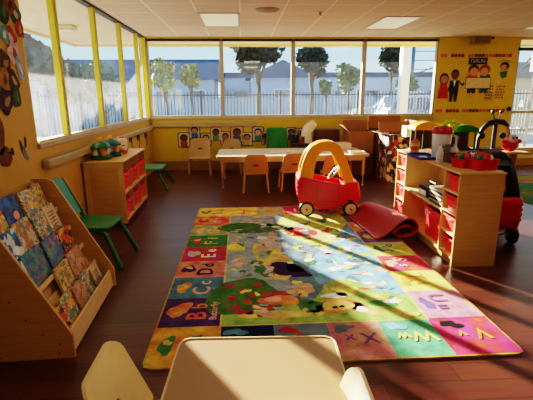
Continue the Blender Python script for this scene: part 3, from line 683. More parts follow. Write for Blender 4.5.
# middle shelf contents
SP = [(.10,.10,.13), (.80,.74,.64), (.12,.12,.16), (.82,.76,.66), (.20,.16,.14), (.85,.8,.7), (.16,.2,.3), (.80,.74,.66)]
for k in range(8):
    w = .30-.008*(k % 3); y0 = .36+.01*(k % 2)
    o = MB().box(0, .25, 0, w, 0, .003).box(0, .25, 0, w, .016, .019).box(0, .003, 0, w, 0, .019).build('stacked_book', M('stack_cover_%d' % k, SP[k], .5))
    MB().box(.004, .247, .003, w-.003, .003, .016).build('pages', PAPER, o)
    tag(o, 'thin book in the flat stack on the middle of the right shelf, number %d up from the bottom' % (k+1) if False else ['lowest dark book', 'second lowest cream book', 'third lowest charcoal book', 'fourth lowest cream book', 'brown book above the middle', 'pale cream book near the top', 'blue-grey book second from top', 'topmost cream book'][k]+' in the flat stack on the right shelf', 'book', 'flat stack of books on the right shelf')
    o.matrix_basis = sm @ Matrix.Translation((.02, y0, .4755+.0195*k)) @ Matrix.Rotation(R(random.uniform(-2, 2)), 4, 'Z')
t = thing('carry_box', 'dark box with pale front and handle beside the books on the right shelf', 'box', sm @ Vector((.16, .86, .4755)), SRZ)
MB().box(-.13, .13, -.12, .12, 0, .11).build('body', BLK, t, bevel=.01); MB().box(-.134, -.129, -.09, .09, .015, .07).build('front_sticker', PAPER, t)
MB().tube([(-.02, -.08, .11), (-.02, -.07, .145), (-.02, .07, .145), (-.02, .08, .11)], .008).build('handle', BROWN, t)
# top of the shelf
def st(px, py): x, y = fl(px, py, SH); return (x, y, SH)
t = thing('drink_canister', 'small yellow canister with red lid on the far end of the right shelf', 'canister', st(414.5, 153))
MB().lathe([(.045, 0), (.05, .006), (.05, .115), (.046, .12)], n=20).build('body', M('canister_yellow', (.88, .66, .12), .4), t, smooth=True)
MB().lathe([(.051, .118), (.051, .135), (.03, .14), (.02, .165), (0, .168)], n=18).build('lid', M('canister_orange', (.75, .42, .15), .4), t, smooth=True)
MB().lathe([(.0508, .04), (.0508, .08)], n=20).build('band', M('canister_band', (.75, .25, .1), .4), t)
BLU = M('tray_blue', (.08, .16, .55), .35)
t = thing('blue_tray', 'flat blue plastic tray on the right shelf in front of the white pitcher', 'tray', st(423, 157.5), SRZ)
MB().box(-.10, .10, -.19, .19, 0, .008).build('base', BLU, t); MB().ring(rrect(-.11, .11, -.2, .2, .02), rrect(-.10, .10, -.19, .19, .015), 0, .03, 'z').build('rim', BLU, t)
PITW = M('pitcher_white', (.88, .86, .86), .3, var=.03)
PK = 1.2
t = thing('drink_pitcher', 'tall white pitcher with red lid on the right shelf', 'pitcher', st(440, 158), 0)
MB().lathe([(.075, 0), (.08, .01), (.09, .22), (.088, .225), (.0, .225)], n=26).build('jug', PITW, t, smooth=True)
MB().lathe([(.094, .215), (.096, .225), (.096, .245), (.08, .27), (.03, .28), (0, .28)], n=26).build('lid', M('lid_red', (.72, .12, .14), .35), t, smooth=True)
MB().tube([(.088, 0, .20), (.135, -.01, .19), (.14, -.01, .10), (.083, 0, .07)], .012).build('handle', PITW, t, smooth=True)
MB().box(-.06, .05, -.0868, -.0805, .06, .13).build('sticker', art('pitcher_art', ((.5,.45,.5), (.7,.4,.3), (.85,.8,.75), (.4,.3,.4)), 30), t)
t.scale = (1.12, 1.12, 1.22)
t = thing('squeeze_bottle', 'clear white squeeze bottle in front of the pitcher on the right shelf', 'bottle', st(439, 163))
MB().lathe([(.03, 0), (.034, .008), (.034, .10), (.02, .13), (.012, .135)], n=16).build('body', M('clear_white', (.8, .78, .76), .25, var=.03), t, smooth=True)
MB().lathe([(.016, .13), (.016, .155), (.006, .175), (0, .176)], n=12).build('cap', WHT, t, smooth=True)
t = thing('white_bottle', 'small white bottle standing between pitcher and red caddies on the right shelf', 'bottle', st(454, 158))
MB().lathe([(.04, 0), (.045, .01), (.045, .08), (.02, .12), (.012, .125)], n=16).build('body', WHT, t, smooth=True); MB().lathe([(.015, .12), (.015, .15), (0, .152)], n=12).build('cap', WHT, t)
t = thing('supply_box', 'low brown box of supplies on the right shelf behind the red caddies', 'box', st(453, 162), SRZ)
MB().box(-.07, .07, -.09, .09, 0, .004).ring(rrect(-.07, .07, -.09, .09, .006, 2), rrect(-.065, .065, -.085, .085, .004, 2), 0, .085, 'z').build('tub', M('brown_box', (.35, .22, .15), .7), t)
caddy_stuff = [(.1,.1,.12), (.85,.75,.2), (.75,.1,.15), (.2,.55,.3), (.8,.3,.4), (.9,.9,.9)]
def caddy(label, loc, rz, items):
    t = thing('red_caddy', label, 'caddy', loc, rz, 'red caddies on the right shelf')
    MB().prism(rrect(-.10, .10, -.085, .085, .03), 0, .008, 'z').build('base', RED, t)
    k = 1.12
    o0 = rrect(-.10, .10, -.085, .085, .03); o1 = [(p[0]*k, p[1]*k) for p in o0]; n = len(o0)
    vs = [(p[0], p[1], 0) for p in o0]+[(p[0], p[1], .095) for p in o1]+[(p[0]*.95, p[1]*.95, .095) for p in o1]+[(p[0]*.95, p[1]*.95, .008) for p in o0]
    fs = []
    for a in range(3):
        for i in range(n): j = (i+1) % n; fs.append((a*n+i, a*n+j, (a+1)*n+j, (a+1)*n+i))
    MB()._add(vs, fs).build('wall', RED, t, smooth=True)
    MB().box(-.004, .004, -.085, .085, .008, .15).build('handle_divider', RED, t, bevel=.003)
    return t
caddy('red plastic caddy on the right shelf, left one, holding small toys', st(463.5, 167), R(20), 0).scale = (.85, .85, .9)
caddy('red plastic caddy on the right shelf, right one at the near corner', st(482, 169), R(10), 1)
tk = 0
for px, py, cnt, g, wh in ((463.5, 167, 6, 'toys in the left red caddy', 'left'), (482, 169, 6, 'toys in the right red caddy', 'right')):
    cx_, cy_, _ = st(px, py)
    names = ['black', 'yellow', 'dark red', 'green', 'pink', 'white']
    for k in range(cnt):
        a = 2*math.pi*k/cnt; x, y = cx_+.055*math.cos(a+.5), cy_+.045*math.sin(a+.5)
        o = MB().lathe([(.018, 0), (.024, .01), (.022, .07), (.028, .08), (.03, .10), (.015, .125), (0, .13)], n=12).build('small_toy', M('toy_c%d' % k, caddy_stuff[k], .45), smooth=True, loc=(x, y, SH+.0095), rot=(0, 0, a))
        tag(o, '%s peg-shaped toy standing in the %s red caddy on the right shelf' % (names[k], wh), 'toy', g)
# ---------------------------------------------------------------- toy cars
def coupe(label, loc, rz, body_m, roof_m, wheel_hub, ladybug=False):
    """drives towards local +x, origin on the floor under the middle"""
    t = thing('toy_car', label, 'toy car', loc, rz)
    Lh = .41
    side = [(-.40, .24), (-.41, .36), (-.405, .50), (-.37, .53), (-.30, .505), (-.18, .485), (-.02, .455), (.12, .425), (.22, .42), (.31, .445), (.37, .455), (.395, .42), (.41, .33), (.415, .24), (.39, .19), (.36, .15), (.19, .14), (.08, .085), (-.14, .085), (-.19, .13), (-.36, .15)]
    b = MB(); ys = [(-.235, .93), (-.215, .985), (-.185, 1.0)]
    # side walls, each lofted with a rounded shoulder
    def loft(yl):
        n = len(side); vs = []
        for y, k in yl:
            for x, z in side: vs.append((x*k, y, .30+(z-.30)*k))
        fs = [tuple(range(n)), tuple(range(len(vs)-1, len(vs)-n-1, -1))]
        for a in range(len(yl)-1):
            for i in range(n): j = (i+1) % n; fs.append((a*n+i, a*n+j, (a+1)*n+j, (a+1)*n+i))
        b._add(vs, fs)
    loft(ys); loft([(-y, k) for y, k in ys])
    W_ = .186
    b.prism([(-.40, .24), (-.41, .36), (-.405, .50), (-.37, .53), (-.30, .505), (-.28, .24)], -W_, W_, 'y')          # tail
    b.prism([(.19, .22), (.19, .415), (.22, .42), (.31, .445), (.37, .455), (.395, .42), (.41, .33), (.415, .24), (.39, .19)], -W_, W_, 'y')  # bonnet
    b.prism([(-.38, .20), (-.38, .25), (.38, .25), (.38, .20)], -W_, W_, 'y')
    b.build('body', body_m, t, bevel=.018, seg=3, smooth=True, ang=50)
    for k in range(4):
        for sy in (-1, 1): MB().tube([(-.402, sy*.17, .29+.055*k), (-.398, sy*.215, .29+.055*k), (-.36, sy*.238, .29+.055*k)], .016, 8).build('tail_ridge', body_m, t, smooth=True)
    MB().box(-.27, -.05, -.15, .15, .25, .33).box(-.30, -.24, -.15, .15, .30, .50).build('seat', body_m if not ladybug else BLK, t, bevel=.02)
    MB().box(-.16, .12, -.241, -.236, .20, .205).box(-.16, -.155, -.241, -.236, .20, .44).box(.115, .12, -.241, -.236, .20, .40).build('door_seam', M('seam_'+body_m.name, (.5, .05, .05), .5), t)
    # roof: outer and inner outlines of the side window
    outer = [(-.375, .50), (-.37, .58), (-.335, .72), (-.285, .83), (-.22, .905), (-.13, .95), (-.02, .965), (.07, .95), (.13, .91), (.175, .84), (.225, .72), (.275, .60), (.305, .50), (.315, .44)]
    inner = [(-.205, .485), (-.20, .56), (-.185, .64), (-.165, .72), (-.14, .78), (-.105, .825), (-.04, .842), (.0, .838), (.04, .815), (.07, .77), (.11, .68), (.15, .58), (.185, .50), (.205, .43)]
    def yo(z): return .215-.075*max(0, (z-.45))/.5
    n = len(outer); b = MB()
    for sy in (-1, 1):
        vs = []
        for (o_, th) in ((outer, 0), (inner, 0), (outer, .055), (inner, .055)):
            for x, z in o_: vs.append((x, sy*(yo(z)-th), z))
        fs = []
        for i in range(n-1):
            j = i+1; fs += [(i, j, n+j, n+i), (2*n+i, 3*n+i, 3*n+j, 2*n+j), (i, 2*n+i, 2*n+j, j), (n+i, n+j, 3*n+j, 3*n+i)]
        fs += [(0, n, 3*n, 2*n), (n-1, 3*n-1, 4*n-1, 2*n-1)]
        b._add(vs, fs)
    # roof shell and rear/front bars across
    def cross(i0, i1, th=.045):
        vs = []
        for i in range(i0, i1+1):
            x, z = outer[i]; x2, z2 = x-(x+.05)*th*1.6, z-th
            w = yo(z)-.003
            vs += [(x, -w, z), (x, w, z), (x2, w, z2), (x2, -w, z2)]
        k = i1-i0+1; fs = [(0, 3, 2, 1), tuple(4*(k-1)+q for q in range(4))]
        for i in range(k-1):
            for q in range(4): fs.append((4*i+q, 4*i+(q+1) % 4, 4*i+4+(q+1) % 4, 4*i+4+q))
        b._add(vs, fs)
    cross(3, 9); cross(0, 1)
    b.build('roof', roof_m, t, bevel=.012, seg=2, smooth=True, ang=50)
    WH = wheel_hub
    for (x, sy, r, w) in ((-.285, -1, .097, .06), (-.285, 1, .097, .06), (.285, -1, .097, .055), (.285, 1, .097, .055)):
        y0 = sy*.222
        wl = MB().lathe([(.03, -.03), (r-.012, -.03), (r, -.018), (r, .018), (r-.012, .03), (.03, .03)], (x, y0, r), 28, axis='y').build('wheel', BLK, t, smooth=True)
        MB().lathe([(.0, -.036), (.062, -.036), (.073, -.031), (.073, .031), (.062, .036), (0, .036)], (x, y0, r), 24, axis='y').build('hub', WH, wl, smooth=True)
        MB().lathe([(.0, -.044), (.014, -.042), (.018, -.034), (.018, .034), (.014, .042), (0, .044)], (x, y0, r), 14, axis='y').build('hub_cap', body_m if WH is not BLK else BLK, wl, smooth=True)
    MB().tube([(-.285, -.22, .097), (-.285, .22, .097)], .012).build('axle', CHROME, t)
    for sy in (-1, 1): MB().box(.25, .32, sy*.20-.036, sy*.20+.036, .165, .22).tube([(.285, sy*.165, .088), (.285, sy*.235, .088)], .01).box(.275, .295, sy*.20-.041, sy*.20-.034, .088, .20).box(.275, .295, sy*.20+.034, sy*.20+.041, .088, .20).build('caster_fork', BLK, t)
    # steering wheel
    sw_ = MB(); cen = Vector((.08, -.04, .545)); ax = Vector((-.75, 0, .66)).normalized(); u = Vector((0, 1, 0)); v = ax.cross(u)
    sw_.tube([cen+.10*(math.cos(a)*u+math.sin(a)*v) for a in [2*math.pi*i/24 for i in range(24)]], .012, 8, closed=True)
    s1 = sw_.build('steering_wheel', BLK if ladybug else WHT, t, smooth=True)
    MB().tube([cen-.08*u, cen+.08*u], .013).tube([cen, cen-.08*v], .013).ball(cen, .03).build('spokes', BLK if not ladybug else WHT, s1, smooth=True)
    MB().tube([cen, cen-ax*.16], .015).build('steering_column', BLK, t)
    if not ladybug: MB().box(.345, .40, -.12, .12, .30, .34).build('grille', BLK, t)
    for sy in (-1, 1) if ladybug else (): MB().lathe([(.0, .0), (.03, 0), (.035, -.02), (.035, -.04)], (.415, sy*.12, .36), 16, axis='x').build('headlight', WHT, t, smooth=True)
    return t
coupe('red and orange-yellow ride-in toy car parked at the far edge of the rug', (1.125, 5.42, .0155), R(-4), RED, YEL, M('hub_tan', (.88, .78, .60), .4))
coupe('red ride-in toy car with black roof, half hidden behind the right shelf', (2.655, 4.38, 0), R(87), RED, BLK, BLK, True)
# ---------------------------------------------------------------- rolled red mat
MAT = M('red_mat', (.66, .17, .17), .45, var=.06, scale=5)
t0 = .014; prof = [(-.27, .012), (-.22, .02), (-.15, .055), (-.08, .11), (0.0, .185), (.08, .225), (.16, .21), (.215, .15), (.205, .08), (.14, .035), (.04, .022), (-.03, .04), (-.05, .08), (0.0, .125), (.08, .145), (.14, .13)]
# smooth centre line
cl = [Vector((x, 0, z)) for x, z in prof]
def cat(P, n=6):
    out = []
    for i in range(len(P)-1):
        p0, p1, p2, p3 = P[max(i-1, 0)], P[i], P[i+1], P[min(i+2, len(P)-1)]
        for k in range(n):
            t = k/n; out.append(.5*((2*p1)+(p2-p0)*t+(2*p0-5*p1+4*p2-p3)*t*t+(3*p1-p0-3*p2+p3)*t**3))
    out.append(P[-1]); return out
cl = cat(cl); n = len(cl); b = MB(); L_ = []; 
for i, p in enumerate(cl):
    d = (cl[min(i+1, n-1)]-cl[max(i-1, 0)]).normalized(); nr = Vector((-d.z, 0, d.x)); L_.append((p+nr*t0/2, p-nr*t0/2))
def sect(y, sx, sz, dx): return [(a.x*sx+dx, y, max(.016, a.z*sz)) for a, _ in L_]+[(c_.x*sx+dx, y, max(.003, c_.z*sz)) for _, c_ in reversed(L_)]
secs = [sect(0, 1, 1, 0), sect(.33, .98, .95, -.01), sect(.66, .92, .85, -.03), sect(.98, .84, .75, -.07)]; K = 2*n; vs = [q for s_ in secs for q in s_]; fs = []
for a in range(3):
    for i in range(K): j = (i+1) % K; fs.append((a*K+i, a*K+j, (a+1)*K+j, (a+1)*K+i))
for i in range(n-1): fs.append((i, K-1-i, K-2-i, i+1)); q = 3*K; fs.append((q+i, q+i+1, q+K-2-i, q+K-1-i))
b._add(vs, fs)
o = b.build('rolled_mat', MAT, smooth=True, ang=60, loc=(1.70, 4.26, .0125), rot=(0, 0, R(4)))
tag(o, 'dark red vinyl mat half rolled up between rug and right shelf', 'mat')
# ---------------------------------------------------------------- boxes at the back
def carton(label, x0, x1, y0, y1, z0, z1, m, flaps=(), name='cardboard_box', rz=0):
    cx, cy = (x0+x1)/2, (y0+y1)/2
    t = thing(name, label, 'box', (cx, cy, z0), rz); w, d, h = (x1-x0)/2, (y1-y0)/2, z1-z0
    if flaps: MB().box(-w, w, -d, d, 0, .006).ring(rrect(-w, w, -d, d, .004, 1), rrect(-w+.006, w-.006, -d+.006, d-.006, .003, 1), 0, h, 'z').build('carton', m, t)
    else:
        MB().box(-w, w, -d, d, 0, h).build('carton', m, t, bevel=.004); MB().box(-w*.99, w*.99, -.03, .03, h, h+.0015).build('tape', M('tape', (.66, .5, .3), .35), t)
    for (side, ang, ln) in flaps:
        c_, s_ = math.cos(R(ang))*ln, math.sin(R(ang))*ln
        if side == 'f': P = [(-w, -d, h), (w, -d, h), (w, -d-c_, h+s_), (-w, -d-c_, h+s_)]
        if side == 'b': P = [(-w, d, h), (w, d, h), (w, d+c_, h+s_), (-w, d+c_, h+s_)]
        if side == 'l': P = [(-w, -d, h), (-w, d, h), (-w-c_, d, h+s_), (-w-c_, -d, h+s_)]
        if side == 'r': P = [(w, -d, h), (w, d, h), (w+c_, d, h+s_), (w+c_, -d, h+s_)]
        o = MB().poly(P).build('flap', CARD, t); so = o.modifiers.new('s', 'SOLIDIFY'); so.thickness = .006
    return t
COM = art('comic_print', ((.14,.12,.12), (.85,.78,.65), (.7,.2,.15), (.55,.45,.4), (.9,.85,.78), (.25,.2,.3)), 17, .6, 5)
carton('tall box printed with busy black, white and red pictures near the right shelf', 2.60, 3.20, 7.30, 7.85, 0, .86, COM, [('f', 8, .18), ('b', 70, .2), ('l', 10, .14)], 'printed_box')
carton('large plain brown cardboard box stacked on a darker one behind the toy car', 2.08, 2.58, 8.08, 8.55, .42, .86, CARD, [('l', 45, .16), ('b', 75, .2)])
carton('dark brown cardboard box on the floor under the large plain one', 2.08, 2.59, 8.08, 8.55, 0, .42, CARDD)
carton('large brown cardboard box with raised flap against the back wall under the window', 2.62, 3.30, 8.0, 8.6, .0, .88, CARDD, [('b', 72, .26), ('r', 60, .2)])
carton('low brown cardboard box on the cabinet under the window behind the toy car roof', 1.52, 2.0, 8.50, 8.85, .60, .87, CARDD)
carton('small white and pink box at the right end of the back table', 1.62, 2.02, 7.62, 7.95, .5605, .68, M('white_pink_box', (.85, .74, .68), .6), name='paper_box')
t = thing('low_cabinet', 'low dark wooden cabinet against the back wall behind the back table', 'cabinet', (1.55, 8.70, 0))
MB().box(-.50, .50, -.22, .22, .04, .57).build('carcass', M('dark_wood', (.30, .19, .12), .5), t, bevel=.004); MB().box(-.52, .52, -.24, .23, .57, .60).build('top_panel', M('mid_wood', (.42, .28, .16), .45), t, bevel=.004)
for x in (-.25, .25): d_ = MB().box(x-.23, x+.23, -.235, -.22, .06, .55).build('door', M('dark_wood2', (.34, .22, .14), .5), t, bevel=.003); MB().ball((x+.17*(-1 if x > 0 else 1), -.245, .42), .014).build('knob', CHROME, d_)
o = MB()
pts = [(1.24, 8.30), (1.34, 8.26), (1.44, 8.30), (1.42, 8.40), (1.30, 8.42), (1.22, 8.38)]
vs = [(x, y, .595) for x, y in pts]+[(x+random.uniform(-.03, .03), y, .80+.05*i % .1) for i, (x, y) in enumerate(pts)]+[(x+.07+random.uniform(-.04, .06), y, .98+random.uniform(-.06, .1)) for x, y in pts]
b = MB()._add(vs, [(5,4,3,2,1,0)]+[(a*6+i, a*6+(i+1) % 6, (a+1)*6+(i+1) % 6, (a+1)*6+i) for a in range(2) for i in range(6)])
o = b.build('paper_bag', PAPER, loc=(.0, .22, .0065)); tag(o, 'crumpled white paper bag standing on the low cabinet, catching the sun', 'bag'); so = o.modifiers.new('s', 'SOLIDIFY'); so.thickness = .004
# clutter on low cabinet: jars and dark packets
for k, (x, y, r, h, m, lab) in enumerate([(1.10, 8.62, .06, .17, BLK, 'black round tin on the low cabinet beside the paper bag'), (1.16, 8.80, .05, .24, M('grey_tin', (.5,.47,.45), .4), 'tall grey tin at the left end of the low cabinet'), (1.25, 8.53, .04, .12, M('brown_tin', (.45,.25,.15), .5), 'small brown tin in front on the low cabinet')]):
    t = thing('storage_tin', lab, 'tin', (x, y, .6)); MB().lathe([(r, 0), (r, h)], n=18).build('body', m, t, smooth=True); MB().lathe([(r*1.04, h), (r*1.04, h+.02), (0, h+.024)], n=18).build('lid', CHROME, t, smooth=True)
# things on the back table
for k, (x, y, rz, lab) in enumerate([(.62, 7.42, .1, 'white paper sheet lying on the back table, leftmost of the stack of sheets'), (.80, 7.55, -.2, 'white paper sheet on the back table, middle of three'), (.95, 7.40, .35, 'white paper sheet on the back table nearest the toy car')]):
    o = MB().box(-.15, .15, -.11, .11, 0, .004).build('paper_sheet', PAPER, loc=(x, y, .5645+.0045*k), rot=(0, 0, rz)); tag(o, lab, 'paper', 'papers on the back table')
t = thing('white_tray', 'white plastic tray at the far right end of the back table', 'tray', (2.0, 7.2, .5645)); MB().prism(rrect(-.12, .12, -.1, .1, .03), 0, .006, 'z').build('base', WHT, t); MB().ring(rrect(-.13, .13, -.11, .11, .035), rrect(-.12, .12, -.1, .1, .03), 0, .035, 'z').build('rim', WHT, t)
# support table + toys behind the right shelf
t = thing('low_shelf', 'low maple shelf behind the right storage unit carrying bright toys', 'shelf', (3.55, 6.5, 0))
MB().box(-.92, .82, -.42, .2, .66, .69).build('top_panel', MAPLE2, t, bevel=.003); MB().box(-.90, -.88, -.2, .2, 0, .66).build('side_panel', MAPLE, t); MB().box(.76, .78, -.2, .2, 0, .66).build('side_panel', MAPLE, t); MB().box(-.88, .76, .17, .19, .02, .66).build('back_panel', MAPLE, t); MB().box(-.88, .76, -.19, .17, .32, .34).build('shelf', PLY, t)
def arch_toy(label, x, y, w, h, roof, post, name='toy_house'):
    t = thing(name, label, 'toy', (x, y, .69))
    MB().box(-w/2, w/2, -.13, .13, 0, .03).build('base', post, t, bevel=.006)
    for k in range(4): MB().tube([(-w/2+.02+k*(w-.04)/3, -.10, .03), (-w/2+.02+k*(w-.04)/3, -.10, h*.76)], .013).build('post', post, t, smooth=True)
    MB().box(-w/2+.02, w/2-.02, .09, .11, .03, h*.76).build('back_panel', M('panel_'+roof.name, tuple(v*.5 for v in (.6, .45, .3)), .6), t)
    pr = [(-w/2-.02, h*.72)]+[(-(w/2+.02)*math.cos(math.pi*i/12), h*.76+h*.24*math.sin(math.pi*i/12)) for i in range(13)]+[(w/2+.02, h*.72)]
    MB().prism(pr, -.14, .14, 'y').build('roof', roof, t, bevel=.006)
    return t
arch_toy('toy house with domed yellow roof behind the right shelf', 2.85, 6.42, .40, .46, M('roof_yellow', (.90, .68, .10), .4), M('post_brown', (.30, .18, .12), .5))
arch_toy('toy house with domed green roof and dark posts behind the white pitcher', 3.46, 6.5, .44, .40, M('roof_green', (.12, .50, .16), .4), M('post_darkgreen', (.10, .22, .13), .5))
t = thing('toy_box', 'upright red toy box with white end behind the canister on the right shelf', 'box', (3.02, 7.0, 0), R(0)); MB().box(-.11, .11, -.12, .12, 0, 1.03).build('carton', M('toybox_red', (.68, .08, .08), .5), t, bevel=.006); MB().box(-.27, -.111, -.10, .10, .86, 1.04).build('end_flap', PAPER, t)
# yellow-green flower toy seen above the pitcher
t = thing('flower_toy', 'bright yellow-green flower toy showing above the pitcher lid', 'toy', (3.17, 6.24, .69)); MB().lathe([(.05, 0), (.05, .02), (.012, .03), (.012, .40)], n=12).build('stem', GRN, t)
b = MB()
for k in range(6): a = 2*math.pi*k/6; b.ball((.10*math.cos(a), 0, .41+.05*math.sin(a)), (.055, .02, .035))
b.build('petals', M('petal', (.72, .88, .12), .4), t, smooth=True); MB().ball((0, -.012, .41), .035).build('centre', M('petal2', (.9, .85, .2), .4), t, smooth=True)
# ladybug play toy
t = thing('ladybug_toy', 'black arched ladybug toy with two antennae in front of the yellow pier', 'toy', (4.03, 6.5, .69))
b = MB(); 
arc = [(-.26, 0), (-.255, .18), (-.21, .34), (-.12, .44), (0, .475), (.12, .46), (.20, .40)]
b.tube([(x, 0, z*.93) for x, z in arc], [.028, .03, .036, .045, .05, .045, .03], 10); b.build('arch', BLK, t, smooth=True)
MB().tube([(.20, 0, .37), (.245, 0, .24), (.25, 0, 0)], .024, 10).build('arch_leg', M('arch_grey', (.5, .47, .42), .4), t, smooth=True)
MB().tube([(0, 0, .43), (0, 0, .02)], .036, 10).build('mast', BLK, t, smooth=True)
for sx in (-1, 1):
    a_ = MB().tube([(sx*.03, 0, .455), (sx*.05, 0, .53), (sx*.065, 0, .57)], .009).build('antenna', BLK, t); MB().ball((sx*.068, 0, .59), .03).build('antenna_tip', BLK, a_, smooth=True)
    MB().ball((sx*.17-.06, -.05, .22), .05).build('bead', M('bead_navy', (.08, .09, .22), .4), t, smooth=True)
MB().box(-.30, .30, -.14, .14, 0, .02).build('base', BLK, t, bevel=.006)
t = thing('crab_toy', 'red crab toy with white face and big eyes beside the ladybug toy', 'toy', (4.12, 6.2, .69))
MB().ball((0, 0, .10), (.13, .08, .10)).ball((-.12, -.02, .16), .035).ball((.12, -.02, .16), .035).build('body', RED, t, smooth=True)
MB().ball((0, -.045, .20), (.075, .05, .065)).build('face', WHT, t, smooth=True)
for sx in (-1, 1): MB().ball((sx*.03, -.09, .215), .016).build('eye', BLK, t, smooth=True)
# ---------------------------------------------------------------- wall art
SKIN = [(.45,.28,.18), (.72,.5,.36), (.85,.66,.52), (.36,.22,.14), (.6,.4,.28)]
cards = [(184, 140, .20, 'leftmost on the back wall'), (194.5, 132, .19, 'second from the left on the back wall'), (206, 139.5, .18, 'above the seat of the chair alone by the wall'), (216, 134, .19, 'with a pink border left of the second wall chair'), (225.5, 138, .18, 'behind the second wall chair'), (237, 134.5, .22, 'red-bordered, right of the second wall chair'),
         (247, 139, .19, 'with blue shirt above the first tan chair back'), (258, 134, .20, 'high on the wall left of the green chair'), (266.5, 138, .18, 'touching the left edge of the green chair'), (291, 133.5, .17, 'just right of the green chair back'), (298, 135, .19, 'rightmost beside the paper bag')]
bcol = [(.12,.12,.2), (.15,.2,.25), (.2,.3,.2), (.75,.25,.4), (.5,.2,.2), (.7,.15,.2), (.1,.35,.4), (.15,.2,.15), (.75,.3,.3), (.2,.2,.5), (.25,.2,.2)]
hair = [(.06,.04,.04), (.2,.1,.05), (.08,.06,.06)]
def at_back(px, py, y=Y1):
    d = FX + RX*((px-266.5)/FPX) + UX*((200-py)/FPX); t = y/d.y; return d.x*t, CAMH+d.z*t
for k, (px, py, w, lab) in enumerate(cards):
    w *= 1.3; x, z = at_back(px, py); t = thing('picture_card', 'small picture card of a child, '+lab, 'card', (x, Y1, z), 0, 'picture cards of children on the back wall')
    hw, hh = w/2, w*.62
    MB().prism(rrect(-hw, hw, -hh, hh*.6, .02, 3)[:12][::1]+[(-hw, -hh), (hw, -hh)] if False else rrect(-hw, hw, -hh, hh, .04, 4), -.006, -.0005, 'y').build('border', M('card_b%d' % k, bcol[k], .6), t)
    MB().prism(rrect(-hw+.018, hw-.018, -hh+.018, hh-.018, .03, 4), -.008, -.0062, 'y').build('paper', M('card_p%d' % (k % 3), [(.85,.78,.66), (.78,.72,.72), (.82,.70,.5)][k % 3], .6), t)
    MB().prism(rrect(-hw*.55, hw*.55, -hh+.02, -hh*.15, .02, 3), -.0105, -.0082, 'y').build('shirt', M('card_s%d' % (k % 4), [(.7,.2,.2), (.2,.4,.6), (.8,.7,.3), (.3,.5,.35)][k % 4], .6), t)
    MB().prism(ell(0, hh*.28, hw*.62, hh*.48, 18), -.0115, -.0106, 'y').build('hair', M('card_h%d' % (k % 3), hair[k % 3], .6), t)
    MB().prism(ell(0, hh*.18, hw*.46, hh*.36, 18), -.0135, -.0118, 'y').build('face', M('card_f%d' % (k % 5), SKIN[k % 5], .6), t)
# pier decorations (back pier face at y = Y1-.03)
YP = Y1-.03
def pz(px, py): return at_back(px, py, YP)
BORD = M('border_paper', (.80, .55, .25), .6)
for nm, py, lab in (('top', 55.5, 'scalloped paper border strip along the top of the yellow pier'), ('bottom', 110.5, 'scalloped paper border strip below the pictures on the yellow pier')):
    z = pz(475, py)[1]; b = MB().box(4.17, 5.80, YP-.004, YP-.0005, z-.03, z-.012); t = None
    rd = random.Random(3)
    for k in range(22): b.prism(ell(4.21+k*.0735, z, .036, .038, 12), YP-.0055, YP-.0008, 'y', 1+rd.randint(0, 3))
    tag(b.build('border_strip', [BORD, M('bs1', (.6,.15,.12), .6), M('bs2', (.78,.42,.22), .6), M('bs3', (.85,.72,.5), .6), M('bs4', (.4,.25,.12), .6)]), lab, 'border', 'paper borders on the yellow pier')
def fig(name, label, px, py):
    x, z = pz(px, py); return thing(name, label, 'cutout', (x, YP, z), 0)
K1, K2 = M('skin_a', (.78,.55,.40), .6), M('skin_b', (.42,.26,.16), .6); INK = M('ink_black', (.06,.05,.05), .6); RDR = M('dress_red', (.75,.10,.08), .6)
# girl in red dress
t = fig('girl_cutout', 'paper cutout of a girl in a red dress on the yellow pier', 442.5, 97)
MB().prism([(-.07, .27), (.07, .27), (.12, -.03), (-.12, -.03)], -.005, -.001, 'y').build('dress', RDR, t)
MB().prism(ell(0, .37, .10, .12, 18), -.005, -.001, 'y').build('hair', INK, t); MB().prism(ell(0, .36, .075, .085, 18), -.008, -.0055, 'y').build('face', K1, t)
for s_ in (-1, 1): MB().prism([(s_*.07, .26), (s_*.13, .1), (s_*.11, .09), (s_*.06, .2)], -.004, -.001, 'y').build('arm', K1, t)
# man in black suit
t = fig('man_cutout', 'paper cutout of a man in a black suit beside the girl on the yellow pier', 453, 97)
MB().prism([(-.10, .34), (.10, .34), (.10, .14), (.08, -.10), (.02, -.10), (0, .1), (-.02, -.10), (-.08, -.10), (-.10, .14)], -.005, -.001, 'y').build('suit', INK, t)
MB().prism([(-.03, .34), (.03, .34), (0, .20)], -.007, -.0055, 'y').build('shirt', PAPER, t)
MB().prism([(.09, .33), (.17, .22), (.22, .27), (.20, .30), (.165, .27), (.10, .345)], -.0045, -.001, 'y').prism([(-.09, .33), (-.14, .12), (-.11, .11), (-.08, .25)], -.0045, -.001, 'y').build('arm', INK, t)
MB().prism(ell(0, .47, .085, .10, 18), -.005, -.001, 'y').build('hair', INK, t); MB().prism(ell(0, .44, .07, .085, 18), -.008, -.0055, 'y').build('face', K2, t)
# black banner with pale letters
x, z = pz(478, 61); t = thing('name_banner', 'small black banner with pale lettering above the two children on the yellow pier', 'sign', (x, YP, z))
MB().prism([(-.20, -.07), (-.17, -.075), (.17, -.065), (.20, -.07), (.205, .075), (.17, .065), (-.17, .06), (-.205, .07)], -.005, -.001, 'y').build('board', INK, t)
rd = random.Random(11); bb = MB()
for k in range(6):
    xx = -.135+k*.054; bb.box(xx-.016, xx-.008, -.007, -.0055, -.035, .035).box(xx-.008, xx+.016, -.007, -.0055, .022-.055*(k % 2), .032-.055*(k % 2))
    if k % 3: bb.box(xx+.008, xx+.016, -.007, -.0055, -.03, .03)
bb.build('lettering', M('pale_lilac', (.80, .76, .84), .6), t)
